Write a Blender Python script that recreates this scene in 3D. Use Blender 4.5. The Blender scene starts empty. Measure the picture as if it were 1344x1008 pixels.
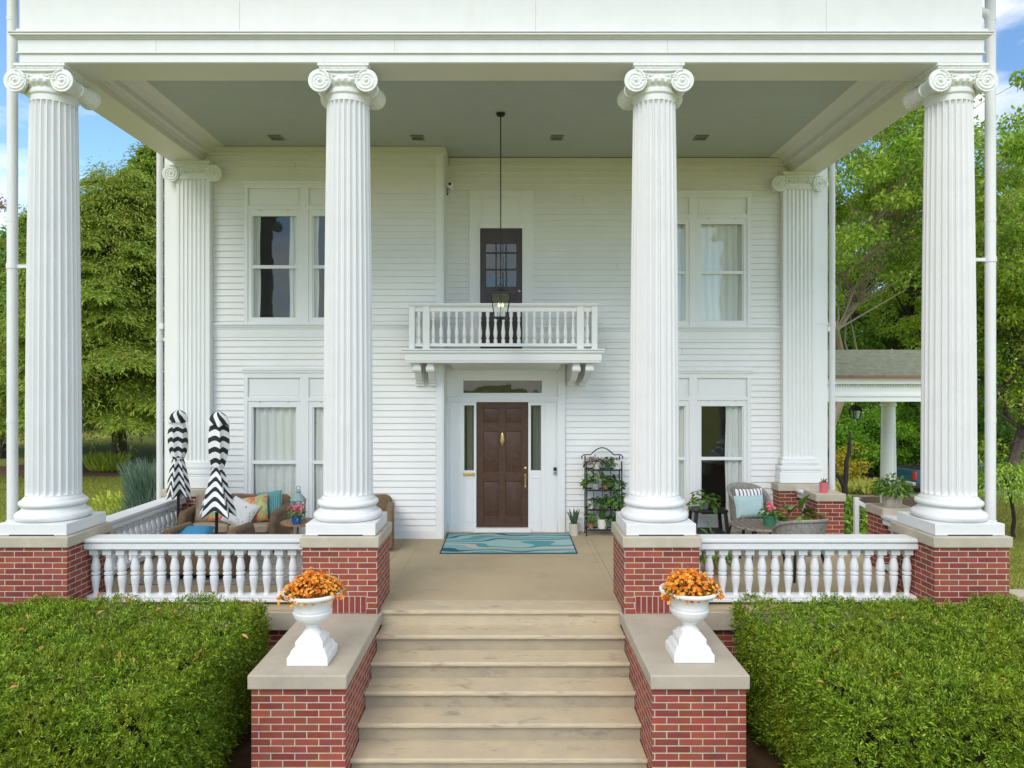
import bpy, math, random
import numpy as np
from mathutils import Vector, Matrix, Euler
R = math.radians
PI = math.pi
scn = bpy.context.scene
col = scn.collection
rng = np.random.default_rng(7)
random.seed(7)

# ------------------------------------------------------------ camera, world, sun, exposure
CAMX, CAMZ, F = 0.09, 2.56, 933.0
cam = bpy.data.cameras.new('camera'); camo = bpy.data.objects.new('camera', cam); col.objects.link(camo)
camo.location = (CAMX, 0, CAMZ); camo.rotation_euler = (R(90), 0, 0)
cam.sensor_width = 36; cam.lens = F / 1344 * 36; cam.shift_x = 0.003; cam.clip_start = 0.05; cam.clip_end = 2000
scn.camera = camo
SUN_EL, SUN_AZ = 37, -24            # degrees; azimuth measured from "behind the camera", negative = from the left
w = bpy.data.worlds.new('World'); scn.world = w; w.use_nodes = True
nt = w.node_tree; nt.nodes.clear()
def N(nt, t, **k):
    n = nt.nodes.new(t)
    for a, b in k.items():
        if a == 'inp':
            for i, v in b.items(): n.inputs[i].default_value = v
        else: setattr(n, a, b)
    return n
out = N(nt, 'ShaderNodeOutputWorld'); bg = N(nt, 'ShaderNodeBackground')
bg.inputs[1].default_value = 0.15
sky = N(nt, 'ShaderNodeTexSky', sky_type='NISHITA', sun_disc=False)
sky.sun_elevation = R(SUN_EL); sky.sun_rotation = R(180 + SUN_AZ)
sky.air_density = 1.0; sky.dust_density = 0.6; sky.ozone_density = 2.0
tc = N(nt, 'ShaderNodeTexCoord'); mp = N(nt, 'ShaderNodeMapping'); mp.inputs['Scale'].default_value = (1, 1, 2.6)
mp.inputs['Location'].default_value = (0.35, 0.1, 0.2)
nz = N(nt, 'ShaderNodeTexNoise'); nz.inputs['Scale'].default_value = 2.7; nz.inputs['Detail'].default_value = 9; nz.inputs['Roughness'].default_value = .58
cr = N(nt, 'ShaderNodeValToRGB'); cr.color_ramp.elements[0].position = .47; cr.color_ramp.elements[1].position = .66
cr.color_ramp.elements[0].color = (0, 0, 0, 1); cr.color_ramp.elements[1].color = (1, 1, 1, 1)
mx = N(nt, 'ShaderNodeMix', data_type='RGBA'); mx.inputs['B'].default_value = (7.6, 7.45, 7.2, 1)
sat = N(nt, 'ShaderNodeMix', data_type='RGBA', blend_type='MULTIPLY'); sat.inputs['Factor'].default_value = 1; sat.inputs['B'].default_value = (.80, .96, 1.08, 1)
L = nt.links.new
L(tc.outputs['Generated'], mp.inputs[0]); L(mp.outputs[0], nz.inputs['Vector']); L(nz.outputs[0], cr.inputs[0])
spz = N(nt, 'ShaderNodeSeparateXYZ'); hi = N(nt, 'ShaderNodeMapRange', interpolation_type='SMOOTHSTEP'); hi.inputs['From Min'].default_value = .46; hi.inputs['From Max'].default_value = .8; hi.inputs['To Max'].default_value = .92
mxf = N(nt, 'ShaderNodeMath', operation='MAXIMUM'); L(tc.outputs['Generated'], spz.inputs[0]); L(spz.outputs['Z'], hi.inputs[0]); L(hi.outputs[0], mxf.inputs[0]); L(cr.outputs[0], mxf.inputs[1])
L(mxf.outputs[0], mx.inputs['Factor']); L(sky.outputs[0], sat.inputs['A']); L(sat.outputs['Result'], mx.inputs['A']); L(mx.outputs['Result'], bg.inputs[0]); L(bg.outputs[0], out.inputs[0])
sl = bpy.data.lights.new('sun', 'SUN'); so = bpy.data.objects.new('sun', sl); col.objects.link(so)
sl.energy = 1.5; sl.angle = R(34); sl.color = (1, .935, .84)
d = Vector((-math.sin(R(SUN_AZ)) * math.cos(R(SUN_EL)), math.cos(R(SUN_AZ)) * math.cos(R(SUN_EL)), -math.sin(R(SUN_EL))))
so.rotation_euler = d.to_track_quat('-Z', 'Y').to_euler()
vs = scn.view_settings; vs.view_transform = 'Standard'; vs.look = 'None'; vs.gamma = 1; vs.use_curve_mapping = False
vs.exposure = 0.47
cy = scn.cycles; cy.max_bounces = 10; cy.diffuse_bounces = 6; cy.transparent_max_bounces = 12; cy.use_denoising = True

# ------------------------------------------------------------ materials
MAT = {}
def mat(name, c, rough=.6, var=.0, vscale=4.0, bump=0.0, bscale=60.0, c2=None, metal=0.0, spec=.4, isl=None, trans=0.0, wave=None, coat=0, stain=None):
    """procedural material: base colour c varied by noise towards c2, optional per-leaf ramp (isl), bump and wave (weave)"""
    m = bpy.data.materials.new(name); m.use_nodes = True; MAT[name] = m
    t = m.node_tree; p = t.nodes['Principled BSDF']; o = t.nodes['Material Output']
    p.inputs['Roughness'].default_value = rough; p.inputs['Metallic'].default_value = metal
    p.inputs['Specular IOR Level'].default_value = spec
    if coat: p.inputs['Coat Weight'].default_value = coat; p.inputs['Coat Roughness'].default_value = .08
    tc = N(t, 'ShaderNodeTexCoord'); src = None
    if isl:
        g = N(t, 'ShaderNodeNewGeometry'); r = N(t, 'ShaderNodeValToRGB')
        els = r.color_ramp.elements
        for i, cc in enumerate(isl):
            e = els[i] if i < 2 else els.new(.5)
            e.color = (*cc, 1)
        n = len(isl)
        ps = sorted(range(n)); 
        for i in range(n): els[i].position = i / max(1, n - 1)
        # reassign colours after positions are sorted
        for i in range(n): els[i].color = (*isl[i], 1)
        L2 = t.links.new; L2(g.outputs['Random Per Island'], r.inputs[0]); src = r.outputs[0]
        if var:
            nz = N(t, 'ShaderNodeTexNoise'); nz.inputs['Scale'].default_value = vscale; nz.inputs['Detail'].default_value = 3
            L2(tc.outputs['Object'], nz.inputs['Vector'])
            hs = N(t, 'ShaderNodeMix', data_type='RGBA'); hs.inputs['B'].default_value = (*(c2 or c), 1)
            rr = N(t, 'ShaderNodeMapRange'); rr.inputs['From Min'].default_value = .45; rr.inputs['From Max'].default_value = .7; rr.inputs['To Max'].default_value = var
            L2(nz.outputs[0], rr.inputs[0]); L2(rr.outputs[0], hs.inputs['Factor']); L2(src, hs.inputs['A']); src = hs.outputs['Result']
    elif var:
        nz = N(t, 'ShaderNodeTexNoise'); nz.inputs['Scale'].default_value = vscale; nz.inputs['Detail'].default_value = 6; nz.inputs['Roughness'].default_value = .65
        r = N(t, 'ShaderNodeValToRGB'); r.color_ramp.elements[0].position = .3; r.color_ramp.elements[1].position = .7
        cc = c2 or tuple(x * (1 - var) for x in c)
        r.color_ramp.elements[0].color = (*cc, 1); r.color_ramp.elements[1].color = (*c, 1)
        t.links.new(tc.outputs['Object'], nz.inputs['Vector']); t.links.new(nz.outputs[0], r.inputs[0]); src = r.outputs[0]
        if stain:
            n2 = N(t, 'ShaderNodeTexNoise'); n2.inputs['Scale'].default_value = stain[1]; n2.inputs['Detail'].default_value = 8; n2.inputs['Roughness'].default_value = .7
            mp = N(t, 'ShaderNodeMapping'); mp.inputs['Scale'].default_value = stain[3] if len(stain) > 3 else (1, 1, 1)
            r2 = N(t, 'ShaderNodeValToRGB'); r2.color_ramp.elements[0].position = .56; r2.color_ramp.elements[1].position = .72
            r2.color_ramp.elements[0].color = (0, 0, 0, 1); r2.color_ramp.elements[1].color = (stain[2],) * 3 + (1,)
            mm = N(t, 'ShaderNodeMix', data_type='RGBA'); mm.inputs['B'].default_value = (*stain[0], 1)
            t.links.new(tc.outputs['Object'], mp.inputs[0]); t.links.new(mp.outputs[0], n2.inputs['Vector']); t.links.new(n2.outputs[0], r2.inputs[0])
            t.links.new(r2.outputs[0], mm.inputs['Factor']); t.links.new(src, mm.inputs['A']); src = mm.outputs['Result']
    if src: t.links.new(src, p.inputs['Base Color'])
    else: p.inputs['Base Color'].default_value = (*c, 1)
    h = None
    if bump:
        nb = N(t, 'ShaderNodeTexNoise'); nb.inputs['Scale'].default_value = bscale; nb.inputs['Detail'].default_value = 5
        t.links.new(tc.outputs['Object'], nb.inputs['Vector']); h = nb.outputs[0]
    if wave:
        wv = N(t, 'ShaderNodeTexWave', bands_direction=wave[0]); wv.inputs['Scale'].default_value = wave[1]; wv.inputs['Distortion'].default_value = wave[2] if len(wave) > 2 else 0
        t.links.new(tc.outputs['Object'], wv.inputs['Vector']); h = wv.outputs['Fac']
    if h is not None:
        b = N(t, 'ShaderNodeBump'); b.inputs['Strength'].default_value = bump if bump else .5; b.inputs['Distance'].default_value = .01
        t.links.new(h, b.inputs['Height']); t.links.new(b.outputs[0], p.inputs['Normal'])
    if trans:
        tr = N(t, 'ShaderNodeBsdfTranslucent'); ms = N(t, 'ShaderNodeMixShader'); ms.inputs[0].default_value = trans
        if src: t.links.new(src, tr.inputs[0])
        else: tr.inputs[0].default_value = (*c, 1)
        t.links.new(p.outputs[0], ms.inputs[1]); t.links.new(tr.outputs[0], ms.inputs[2]); t.links.new(ms.outputs[0], o.inputs[0])
    return m

WHITE = mat('white_paint', (.725, .73, .74), .5, var=.06, vscale=3, bump=.06, bscale=25, stain=((.64, .635, .60), 1.6, .5, (4, 4, .5)))
TRIM = mat('trim_paint', (.79, .80, .795), .4, var=.04, vscale=2, bump=.03, bscale=18)
SIDING = mat('siding_paint', (.80, .80, .785), .5, var=.06, vscale=1.5, bump=.05, bscale=14)
SOFFIT = mat('cream_soffit_paint', (.71, .705, .655), .5, var=.06, vscale=2, bump=.05, bscale=12)
CEIL = mat('porch_ceiling_paint', (.43, .465, .465), .5, var=.06, vscale=3)
def carved():
    m = mat('weathered_capital_paint', (.78, .79, .78), .5)
    t = m.node_tree; p = t.nodes['Principled BSDF']; g = N(t, 'ShaderNodeNewGeometry'); nz = N(t, 'ShaderNodeTexNoise')
    nz.inputs['Scale'].default_value = 30; nz.inputs['Detail'].default_value = 2; r = N(t, 'ShaderNodeValToRGB')
    r.color_ramp.elements[0].position = .36; r.color_ramp.elements[0].color = (.66, .69, .67, 1); r.color_ramp.elements[1].position = .55; r.color_ramp.elements[1].color = (.78, .79, .78, 1)
    tc = N(t, 'ShaderNodeTexCoord'); t.links.new(tc.outputs['Object'], nz.inputs[0]); t.links.new(nz.outputs[0], r.inputs[0]); t.links.new(r.outputs[0], p.inputs['Base Color'])
    return m
CARVED = carved()
STONE = mat('limestone_cap', (.50, .445, .355), .75, var=.2, vscale=5, bump=.15, bscale=90, stain=((.30, .27, .23), 2.2, .55))
CHEEKST = mat('grey_limestone', (.47, .415, .335), .75, var=.2, vscale=2.5, bump=.15, bscale=80, stain=((.29, .265, .24), 1.6, .5))
FLOORM = mat('porch_concrete', (.46, .37, .24), .7, var=.14, vscale=1.3, bump=.15, bscale=70, stain=((.27, .225, .165), 2.1, .55, (.6, 1, 1)))
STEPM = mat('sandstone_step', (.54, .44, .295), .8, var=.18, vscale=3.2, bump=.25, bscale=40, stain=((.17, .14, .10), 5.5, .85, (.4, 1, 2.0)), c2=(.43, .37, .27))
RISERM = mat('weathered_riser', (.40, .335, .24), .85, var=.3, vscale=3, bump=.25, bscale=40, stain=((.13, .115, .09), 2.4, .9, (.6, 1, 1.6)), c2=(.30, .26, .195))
def brick_mat(name, sc=1.0, vert=False):
    m = bpy.data.materials.new(name); m.use_nodes = True; t = m.node_tree; p = t.nodes['Principled BSDF']; LK = t.links.new
    uv = N(t, 'ShaderNodeTexCoord'); b = N(t, 'ShaderNodeTexBrick')
    b.offset = .5; b.inputs['Scale'].default_value = 1; b.inputs['Brick Width'].default_value = .212; b.inputs['Row Height'].default_value = .0637
    b.inputs['Mortar Size'].default_value = .0056; b.inputs['Mortar Smooth'].default_value = .25; b.inputs['Bias'].default_value = 0
    b.inputs['Color1'].default_value = (.20, .036, .028, 1); b.inputs['Color2'].default_value = (.315, .072, .043, 1); b.inputs['Mortar'].default_value = (.52, .43, .33, 1)
    nz = N(t, 'ShaderNodeTexNoise'); nz.inputs['Scale'].default_value = 9; nz.inputs['Detail'].default_value = 6
    mx = N(t, 'ShaderNodeMix', data_type='RGBA', blend_type='OVERLAY'); mx.inputs['Factor'].default_value = .35
    LK(uv.outputs['UV'], b.inputs['Vector']); LK(uv.outputs['Object'], nz.inputs['Vector']); LK(b.outputs['Color'], mx.inputs['A']); LK(nz.outputs['Color'], mx.inputs['B'])
    hs = N(t, 'ShaderNodeMix', data_type='RGBA'); hs.inputs['B'].default_value = (.24, .06, .05, 1)
    n3 = N(t, 'ShaderNodeTexNoise'); n3.inputs['Scale'].default_value = 3.4; r3 = N(t, 'ShaderNodeMapRange'); r3.inputs['From Min'].default_value = .5; r3.inputs['From Max'].default_value = .75; r3.inputs['To Max'].default_value = .5
    LK(uv.outputs['Object'], n3.inputs['Vector']); LK(n3.outputs[0], r3.inputs[0]); LK(r3.outputs[0], hs.inputs['Factor'])
    LK(mx.outputs['Result'], hs.inputs['A'])
    fx = N(t, 'ShaderNodeMix', data_type='RGBA'); LK(b.outputs['Fac'], fx.inputs['Factor']); LK(hs.outputs['Result'], fx.inputs['A']); LK(mx.outputs['Result'], fx.inputs['B'])
    LK(fx.outputs['Result'], p.inputs['Base Color']); p.inputs['Roughness'].default_value = .8
    inv = N(t, 'ShaderNodeMath', operation='MULTIPLY_ADD'); inv.inputs[1].default_value = -1; inv.inputs[2].default_value = 1
    ad = N(t, 'ShaderNodeMath', operation='MULTIPLY_ADD'); ad.inputs[1].default_value = .3
    n2 = N(t, 'ShaderNodeTexNoise'); n2.inputs['Scale'].default_value = 70; LK(uv.outputs['Object'], n2.inputs['Vector'])
    LK(b.outputs['Fac'], inv.inputs[0]); LK(n2.outputs[0], ad.inputs[0]); LK(inv.outputs[0], ad.inputs[2])
    bp = N(t, 'ShaderNodeBump'); bp.inputs['Strength'].default_value = .7; bp.inputs['Distance'].default_value = .006
    LK(ad.outputs[0], bp.inputs['Height']); LK(bp.outputs[0], p.inputs['Normal'])
    return m
BRICK = brick_mat('red_brick')
BRICKU = mat('red_brick_unit', (.27, .05, .04), .8, var=.4, vscale=8, bump=.2, bscale=60)
MORTAR = mat('mortar', (.48, .40, .31), .9)
def glass_mat():
    m = bpy.data.materials.new('window_glass'); m.use_nodes = True; t = m.node_tree; t.nodes.remove(t.nodes['Principled BSDF'])
    o = t.nodes['Material Output']; tr = N(t, 'ShaderNodeBsdfTransparent'); tr.inputs[0].default_value = (.93, .95, .94, 1)
    gl = N(t, 'ShaderNodeBsdfGlossy'); gl.inputs['Roughness'].default_value = .015; gl.inputs[0].default_value = (.95, 1, 1, 1); ms = N(t, 'ShaderNodeMixShader')
    fr = N(t, 'ShaderNodeFresnel'); gg = N(t, 'ShaderNodeNewGeometry'); io = N(t, 'ShaderNodeMix', data_type='FLOAT'); io.inputs['A'].default_value = 1.75; io.inputs['B'].default_value = 1 / 1.75; t.links.new(gg.outputs['Backfacing'], io.inputs['Factor']); t.links.new(io.outputs['Result'], fr.inputs[0])
    ge = N(t, 'ShaderNodeTexCoord'); nz = N(t, 'ShaderNodeTexNoise'); nz.inputs['Scale'].default_value = 2.2; bp = N(t, 'ShaderNodeBump'); bp.inputs['Strength'].default_value = .06; bp.inputs['Distance'].default_value = .05
    t.links.new(ge.outputs['Object'], nz.inputs['Vector']); t.links.new(nz.outputs[0], bp.inputs['Height']); t.links.new(bp.outputs[0], gl.inputs['Normal'])
    t.links.new(fr.outputs[0], ms.inputs[0]); t.links.new(tr.outputs[0], ms.inputs[1]); t.links.new(gl.outputs[0], ms.inputs[2]); t.links.new(ms.outputs[0], o.inputs[0])
    return m
GLASS = glass_mat()
CURTAIN = mat('white_curtain', (.82, .83, .80), .9, trans=.12)
DARKIN = mat('dim_interior', (.10, .085, .07), .9, var=.2)
DOORM = mat('stained_wood_door', (.10, .050, .030), .4, var=.4, vscale=14, spec=.35, wave=None, c2=(.06, .031, .02))
DOORUP = mat('dark_painted_door', (.055, .038, .036), .4, var=.2, vscale=10)
BRASS = mat('brass', (.72, .52, .22), .3, metal=1)
BLACK = mat('black_metal', (.018, .02, .022), .45, metal=.3, spec=.4)
CHROME = mat('pale_metal', (.55, .56, .57), .35, metal=.8)
ROOFM = mat('weathered_shingles', (.19, .205, .145), .9, var=.4, vscale=7, bump=.5, bscale=14, c2=(.11, .12, .085))
REDFLASH = mat('red_eave_edge', (.30, .085, .065), .7)

# ------------------------------------------------------------ mesh helper
ORG = {}
class MB:
    def __init__(s): s.v = []; s.f = []; s.uv = None
    def add(s, vs, fs):
        o = len(s.v); s.v.extend([tuple(map(float, p)) for p in vs]); s.f.extend([tuple(o + i for i in f) for f in fs]); return s
    def box(s, x0, x1, y0, y1, z0, z1):
        if x0 > x1: x0, x1 = x1, x0
        return s.add([(x0, y0, z0), (x1, y0, z0), (x1, y1, z0), (x0, y1, z0), (x0, y0, z1), (x1, y0, z1), (x1, y1, z1), (x0, y1, z1)],
                     [(0, 3, 2, 1), (4, 5, 6, 7), (0, 1, 5, 4), (1, 2, 6, 5), (2, 3, 7, 6), (3, 0, 4, 7)])
    def frus(s, cx, cy, z0, z1, a, b):      # square frustum, half widths a (bottom) and b (top)
        return s.add([(cx - a, cy - a, z0), (cx + a, cy - a, z0), (cx + a, cy + a, z0), (cx - a, cy + a, z0), (cx - b, cy - b, z1), (cx + b, cy - b, z1), (cx + b, cy + b, z1), (cx - b, cy + b, z1)],
                     [(0, 3, 2, 1), (4, 5, 6, 7), (0, 1, 5, 4), (1, 2, 6, 5), (2, 3, 7, 6), (3, 0, 4, 7)])
    def lathe(s, prof, n=24, c=(0, 0, 0), axis='Z', rf=None, cap=True):
        vs = []; fs = []
        for k, (r, h) in enumerate(prof):
            for i in range(n):
                a = 2 * PI * i / n; rr = r if rf is None else rf(a, r, h)
                x, y = rr * math.cos(a), rr * math.sin(a)
                p = (x, y, h) if axis == 'Z' else ((x, h, y) if axis == 'Y' else (h, x, y))
                vs.append((c[0] + p[0], c[1] + p[1], c[2] + p[2]))
        for k in range(len(prof) - 1):
            for i in range(n):
                j = (i + 1) % n; q = (k * n + i, k * n + j, (k + 1) * n + j, (k + 1) * n + i)
                fs.append(q if axis != 'Y' else q[::-1])
        if cap:
            a0 = tuple(range(n)); a1 = tuple((len(prof) - 1) * n + i for i in range(n))
            fs.append(a0[::-1] if axis != 'Y' else a0); fs.append(a1 if axis != 'Y' else a1[::-1])
        return s.add(vs, fs)
    def tube(s, pts, r, n=8, closed=False):
        pts = [Vector(p) for p in pts]; m = len(pts); vs = []; fs = []
        rs = r if hasattr(r, '__len__') else [r] * m
        up = None
        for k, p in enumerate(pts):
            a = pts[(k - 1) % m] if (k > 0 or closed) else p; b = pts[(k + 1) % m] if (k < m - 1 or closed) else p
            t = (b - a).normalized()
            if up is None:
                up = Vector((0, 0, 1)) if abs(t.z) < .9 else Vector((1, 0, 0))
            u = t.cross(up); u = u.normalized() if u.length > 1e-6 else Vector((1, 0, 0)); w_ = u.cross(t).normalized(); up = w_
            for i in range(n):
                an = 2 * PI * i / n; vs.append(p + (u * math.cos(an) + w_ * math.sin(an)) * rs[k])
        for k in range(m if closed else m - 1):
            k2 = (k + 1) % m
            for i in range(n):
                j = (i + 1) % n; fs.append((k * n + i, k * n + j, k2 * n + j, k2 * n + i))
        if not closed: fs.append(tuple(range(n))[::-1]); fs.append(tuple((m - 1) * n + i for i in range(n)))
        return s.add(vs, fs)
    def bar(s, p, q, wx, wy=None):
        wy = wy or wx; p, q = Vector(p), Vector(q); t = (q - p).normalized()
        up = Vector((0, 0, 1)) if abs(t.z) < .95 else Vector((0, 1, 0)); u = t.cross(up).normalized() * wx / 2; v = u.cross(t).normalized() * wy / 2
        vs = [p - u - v, p + u - v, p + u + v, p - u + v, q - u - v, q + u - v, q + u + v, q - u + v]
        return s.add(vs, [(0, 3, 2, 1), (4, 5, 6, 7), (0, 1, 5, 4), (1, 2, 6, 5), (2, 3, 7, 6), (3, 0, 4, 7)])
    def prism(s, poly, lo, hi, axis='X'):   # poly in the plane across axis: X -> (y,z), Y -> (x,z), Z -> (x,y)
        n = len(poly); P = {'X': lambda a, b, h: (h, a, b), 'Y': lambda a, b, h: (a, h, b), 'Z': lambda a, b, h: (a, b, h)}[axis]
        vs = [P(a, b, lo) for a, b in poly] + [P(a, b, hi) for a, b in poly]
        return s.add(vs, [tuple(range(n))[::-1], tuple(range(n, 2 * n))] + [(i, (i + 1) % n, n + (i + 1) % n, n + i) for i in range(n)])
    def sphere(s, c, r, n=10, m=6, sc=(1, 1, 1)):
        vs = [(c[0], c[1], c[2] - r * sc[2])]; fs = []
        for k in range(1, m):
            t = -PI / 2 + PI * k / m
            for i in range(n):
                a = 2 * PI * i / n; vs.append((c[0] + r * sc[0] * math.cos(t) * math.cos(a), c[1] + r * sc[1] * math.cos(t) * math.sin(a), c[2] + r * sc[2] * math.sin(t)))
        vs.append((c[0], c[1], c[2] + r * sc[2])); e = len(vs) - 1
        for i in range(n):
            j = (i + 1) % n; fs.append((0, 1 + j, 1 + i)); fs.append((e, 1 + (m - 2) * n + i, 1 + (m - 2) * n + j))
            for k in range(m - 2): fs.append((1 + k * n + i, 1 + k * n + j, 1 + (k + 1) * n + j, 1 + (k + 1) * n + i))
        return s.add(vs, fs)
    def grid(s, fn, nu, nv, closed_u=False):
        vs = [fn(i / (nu if closed_u else nu - 1), j / (nv - 1)) for j in range(nv) for i in range(nu)]; fs = []
        for j in range(nv - 1):
            for i in range(nu if closed_u else nu - 1):
                k = (i + 1) % nu; fs.append((j * nu + i, j * nu + k, (j + 1) * nu + k, (j + 1) * nu + i))
        return s.add(vs, fs)
    def cushion(s, c, w_, h_, t_, e=.45, n=14):   # pillow lying in XZ, thickness along Y, local coordinates
        vs = []; fs = []
        for sgn in (-1, 1):
            for j in range(n + 1):
                for i in range(n + 1):
                    u, v = 2 * i / n - 1, 2 * j / n - 1
                    th = max(0, (1 - u ** 4) * (1 - v ** 4)) ** e; pin = 1 - .06 * (u * u * (1 - v * v) + v * v * (1 - u * u)) 
                    vs.append((c[0] + u * w_ / 2 * (1 - .07 * (1 - v * v) * 0 - .05 * (1 - abs(v)) ), c[1] + sgn * th * t_ / 2, c[2] + v * h_ / 2 * (1 - .05 * (1 - abs(u)))))
        m = (n + 1) ** 2
        for sd in (0, 1):
            for j in range(n):
                for i in range(n):
                    q = (sd * m + j * (n + 1) + i, sd * m + j * (n + 1) + i + 1, sd * m + (j + 1) * (n + 1) + i + 1, sd * m + (j + 1) * (n + 1) + i)
                    fs.append(q if sd == 0 else q[::-1])
        return s.add(vs, fs)
    def xf(s, M, start=0):
        for i in range(start, len(s.v)): s.v[i] = tuple(M @ Vector(s.v[i]))
        return s
    def mesh(s, name, mats, smooth=True, ang=35, org=(0, 0, 0), fm=None):
        me = bpy.data.meshes.new(name)
        v = np.array(s.v, dtype=float) - np.array(org)
        me.from_pydata(v.tolist(), [], s.f); me.update()
        for m in (mats if isinstance(mats, (list, tuple)) else [mats]): me.materials.append(m)
        n = len(me.polygons); nr = np.zeros(n * 3); me.polygons.foreach_get('normal', nr); nr = np.abs(nr.reshape(-1, 3))
        li = np.zeros(len(me.loops), int); me.loops.foreach_get('vertex_index', li)
        lt = np.zeros(n, int); me.polygons.foreach_get('loop_total', lt); fi = np.repeat(np.arange(n), lt)
        P = np.array(s.v)[li]; ax = nr[fi].argmax(1)
        u = np.where(ax == 0, P[:, 1], P[:, 0]); vv = np.where(ax == 2, P[:, 1], P[:, 2])
        if s.uv is not None: UV = np.array(s.uv)[li]; u, vv = UV[:, 0], UV[:, 1]
        ul = me.uv_layers.new(name='UVMap'); ul.data.foreach_set('uv', np.stack([u, vv], 1).ravel())
        if fm is not None: me.polygons.foreach_set('material_index', np.array(fm, dtype=np.int32))
        if smooth:
            me.polygons.foreach_set('use_smooth', np.ones(n, bool)); me.set_sharp_from_angle(angle=R(ang))
        return me
    def build(s, name, mats, parent=None, smooth=True, ang=35, bevel=0, local=False, fm=None):
        org = (0, 0, 0) if (local or parent is None) else ORG.get(parent.name, (0, 0, 0))
        me = s.mesh(name, mats, smooth, ang, org, fm)
        return put(name, me, parent, bevel=bevel)
def put(name, me, parent=None, loc=(0, 0, 0), rot=None, bevel=0, world=None):
    o = bpy.data.objects.new(name, me); col.objects.link(o)
    if parent is not None:
        o.parent = parent; ORG[o.name] = ORG.get(parent.name, (0, 0, 0))
    if world is not None: loc = tuple(np.array(world) - np.array(ORG.get(o.name, (0, 0, 0))))
    o.location = loc
    if rot: o.rotation_euler = rot
    if bevel:
        b = o.modifiers.new('bevel', 'BEVEL'); b.width = bevel; b.segments = 2; b.limit_method = 'ANGLE'; b.angle_limit = R(40)
    return o
def tag(o, label=None, cat=None, group=None, kind=None):
    if label: o['label'] = label
    if cat: o['category'] = cat
    if group: o['group'] = group
    if kind: o['kind'] = kind
    return o
def thing(name, loc, label, cat, group=None, rz=0):
    o = bpy.data.objects.new(name, None); col.objects.link(o); o.empty_display_size = .1
    o.location = loc; o.rotation_euler.z = rz; ORG[o.name] = tuple(loc)
    return tag(o, label, cat, group)
def copy_tree(o, loc=None, rz=None, label=None, parent=None, scale=None):
    c = o.copy(); col.objects.link(c)
    if parent is not None: c.parent = parent
    if loc is not None: c.location = loc
    if rz is not None: c.rotation_euler.z = rz
    if scale is not None: c.scale = (scale,) * 3
    if label: c['label'] = label
    for ch in list(o.children): copy_tree(ch, parent=c)
    return c
def X(px, D): return (px - 668) / F * D + CAMX
def Z(py, D): return CAMZ + (504 - py) / F * D
# ------------------------------------------------------------ ground
GZ = -1.2
LAWN = mat('lawn', (.31, .31, .06), .95, var=.5, vscale=.35, bump=.5, bscale=6, c2=(.23, .27, .045), stain=((.25, .20, .06), .25, .6))
SOIL = mat('bare_soil', (.13, .075, .038), .95, var=.45, vscale=5, bump=.6, bscale=18)
MULCH = mat('mulch', (.20, .105, .06), .95, var=.4, vscale=6, bump=.6, bscale=12)
DRIVE = mat('driveway_concrete', (.36, .31, .245), .85, var=.15, vscale=1, bump=.1, bscale=30)
def sst(x, a, b): t = min(1, max(0, (x - a) / (b - a))); return t * t * (3 - 2 * t)
def gh(x, y): return GZ - .75 * sst(x, 8.5, 13) * sst(y, 22, 27) * (1 - sst(y, 40, 70))       # the drive dips away on the right
gx = sorted(set(list(range(-600, 0, 50)) + list(range(0, 60, 1)) + list(range(60, 601, 45)))); gy = sorted(set(list(range(-500, 0, 50)) + list(range(0, 80, 2)) + list(range(80, 701, 60))))
g = MB().grid(lambda u, v: (gx[round(u * (len(gx) - 1))], gy[round(v * (len(gy) - 1))], gh(gx[round(u * (len(gx) - 1))], gy[round(v * (len(gy) - 1))])), len(gx), len(gy)).build('ground', LAWN, smooth=True); tag(g, kind='structure')
g = MB().box(-9, 9, 2.5, 8.2, GZ + .001, GZ + .006).build('soil_bed', SOIL, smooth=False); tag(g, kind='structure')
g = MB().box(-1.7, 1.7, -8, 6.15, GZ + .002, GZ + .012).build('front_path', DRIVE, smooth=False); tag(g, kind='structure')
g = MB().grid(lambda u, v: (7 + 53 * round(u * 53) / 53, 24 + 10 * v, gh(7 + 53 * round(u * 53) / 53, 24 + 10 * v) + .015), 54, 6).build('driveway', DRIVE); tag(g, kind='structure')
def disc(cx, cy, rx, ry, z, n=48):
    return MB().add([(cx + rx * math.cos(2 * PI * i / n) * (1 + .08 * math.sin(5 * i)), cy + ry * math.sin(2 * PI * i / n), z) for i in range(n)], [tuple(range(n))])
g = disc(-17.8, 31.6, 5.6, 3.2, GZ + .008).build('mulch_bed', MULCH, smooth=False); tag(g, kind='structure')
g = disc(12.5, 21.5, 3.4, 2.2, GZ + .008).build('planting_bed', SOIL, smooth=False); tag(g, kind='structure')
g = disc(15, 37, 9, 2.6, GZ - .72).build('shrub_bed', MULCH, smooth=False); tag(g, kind='structure')

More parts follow.
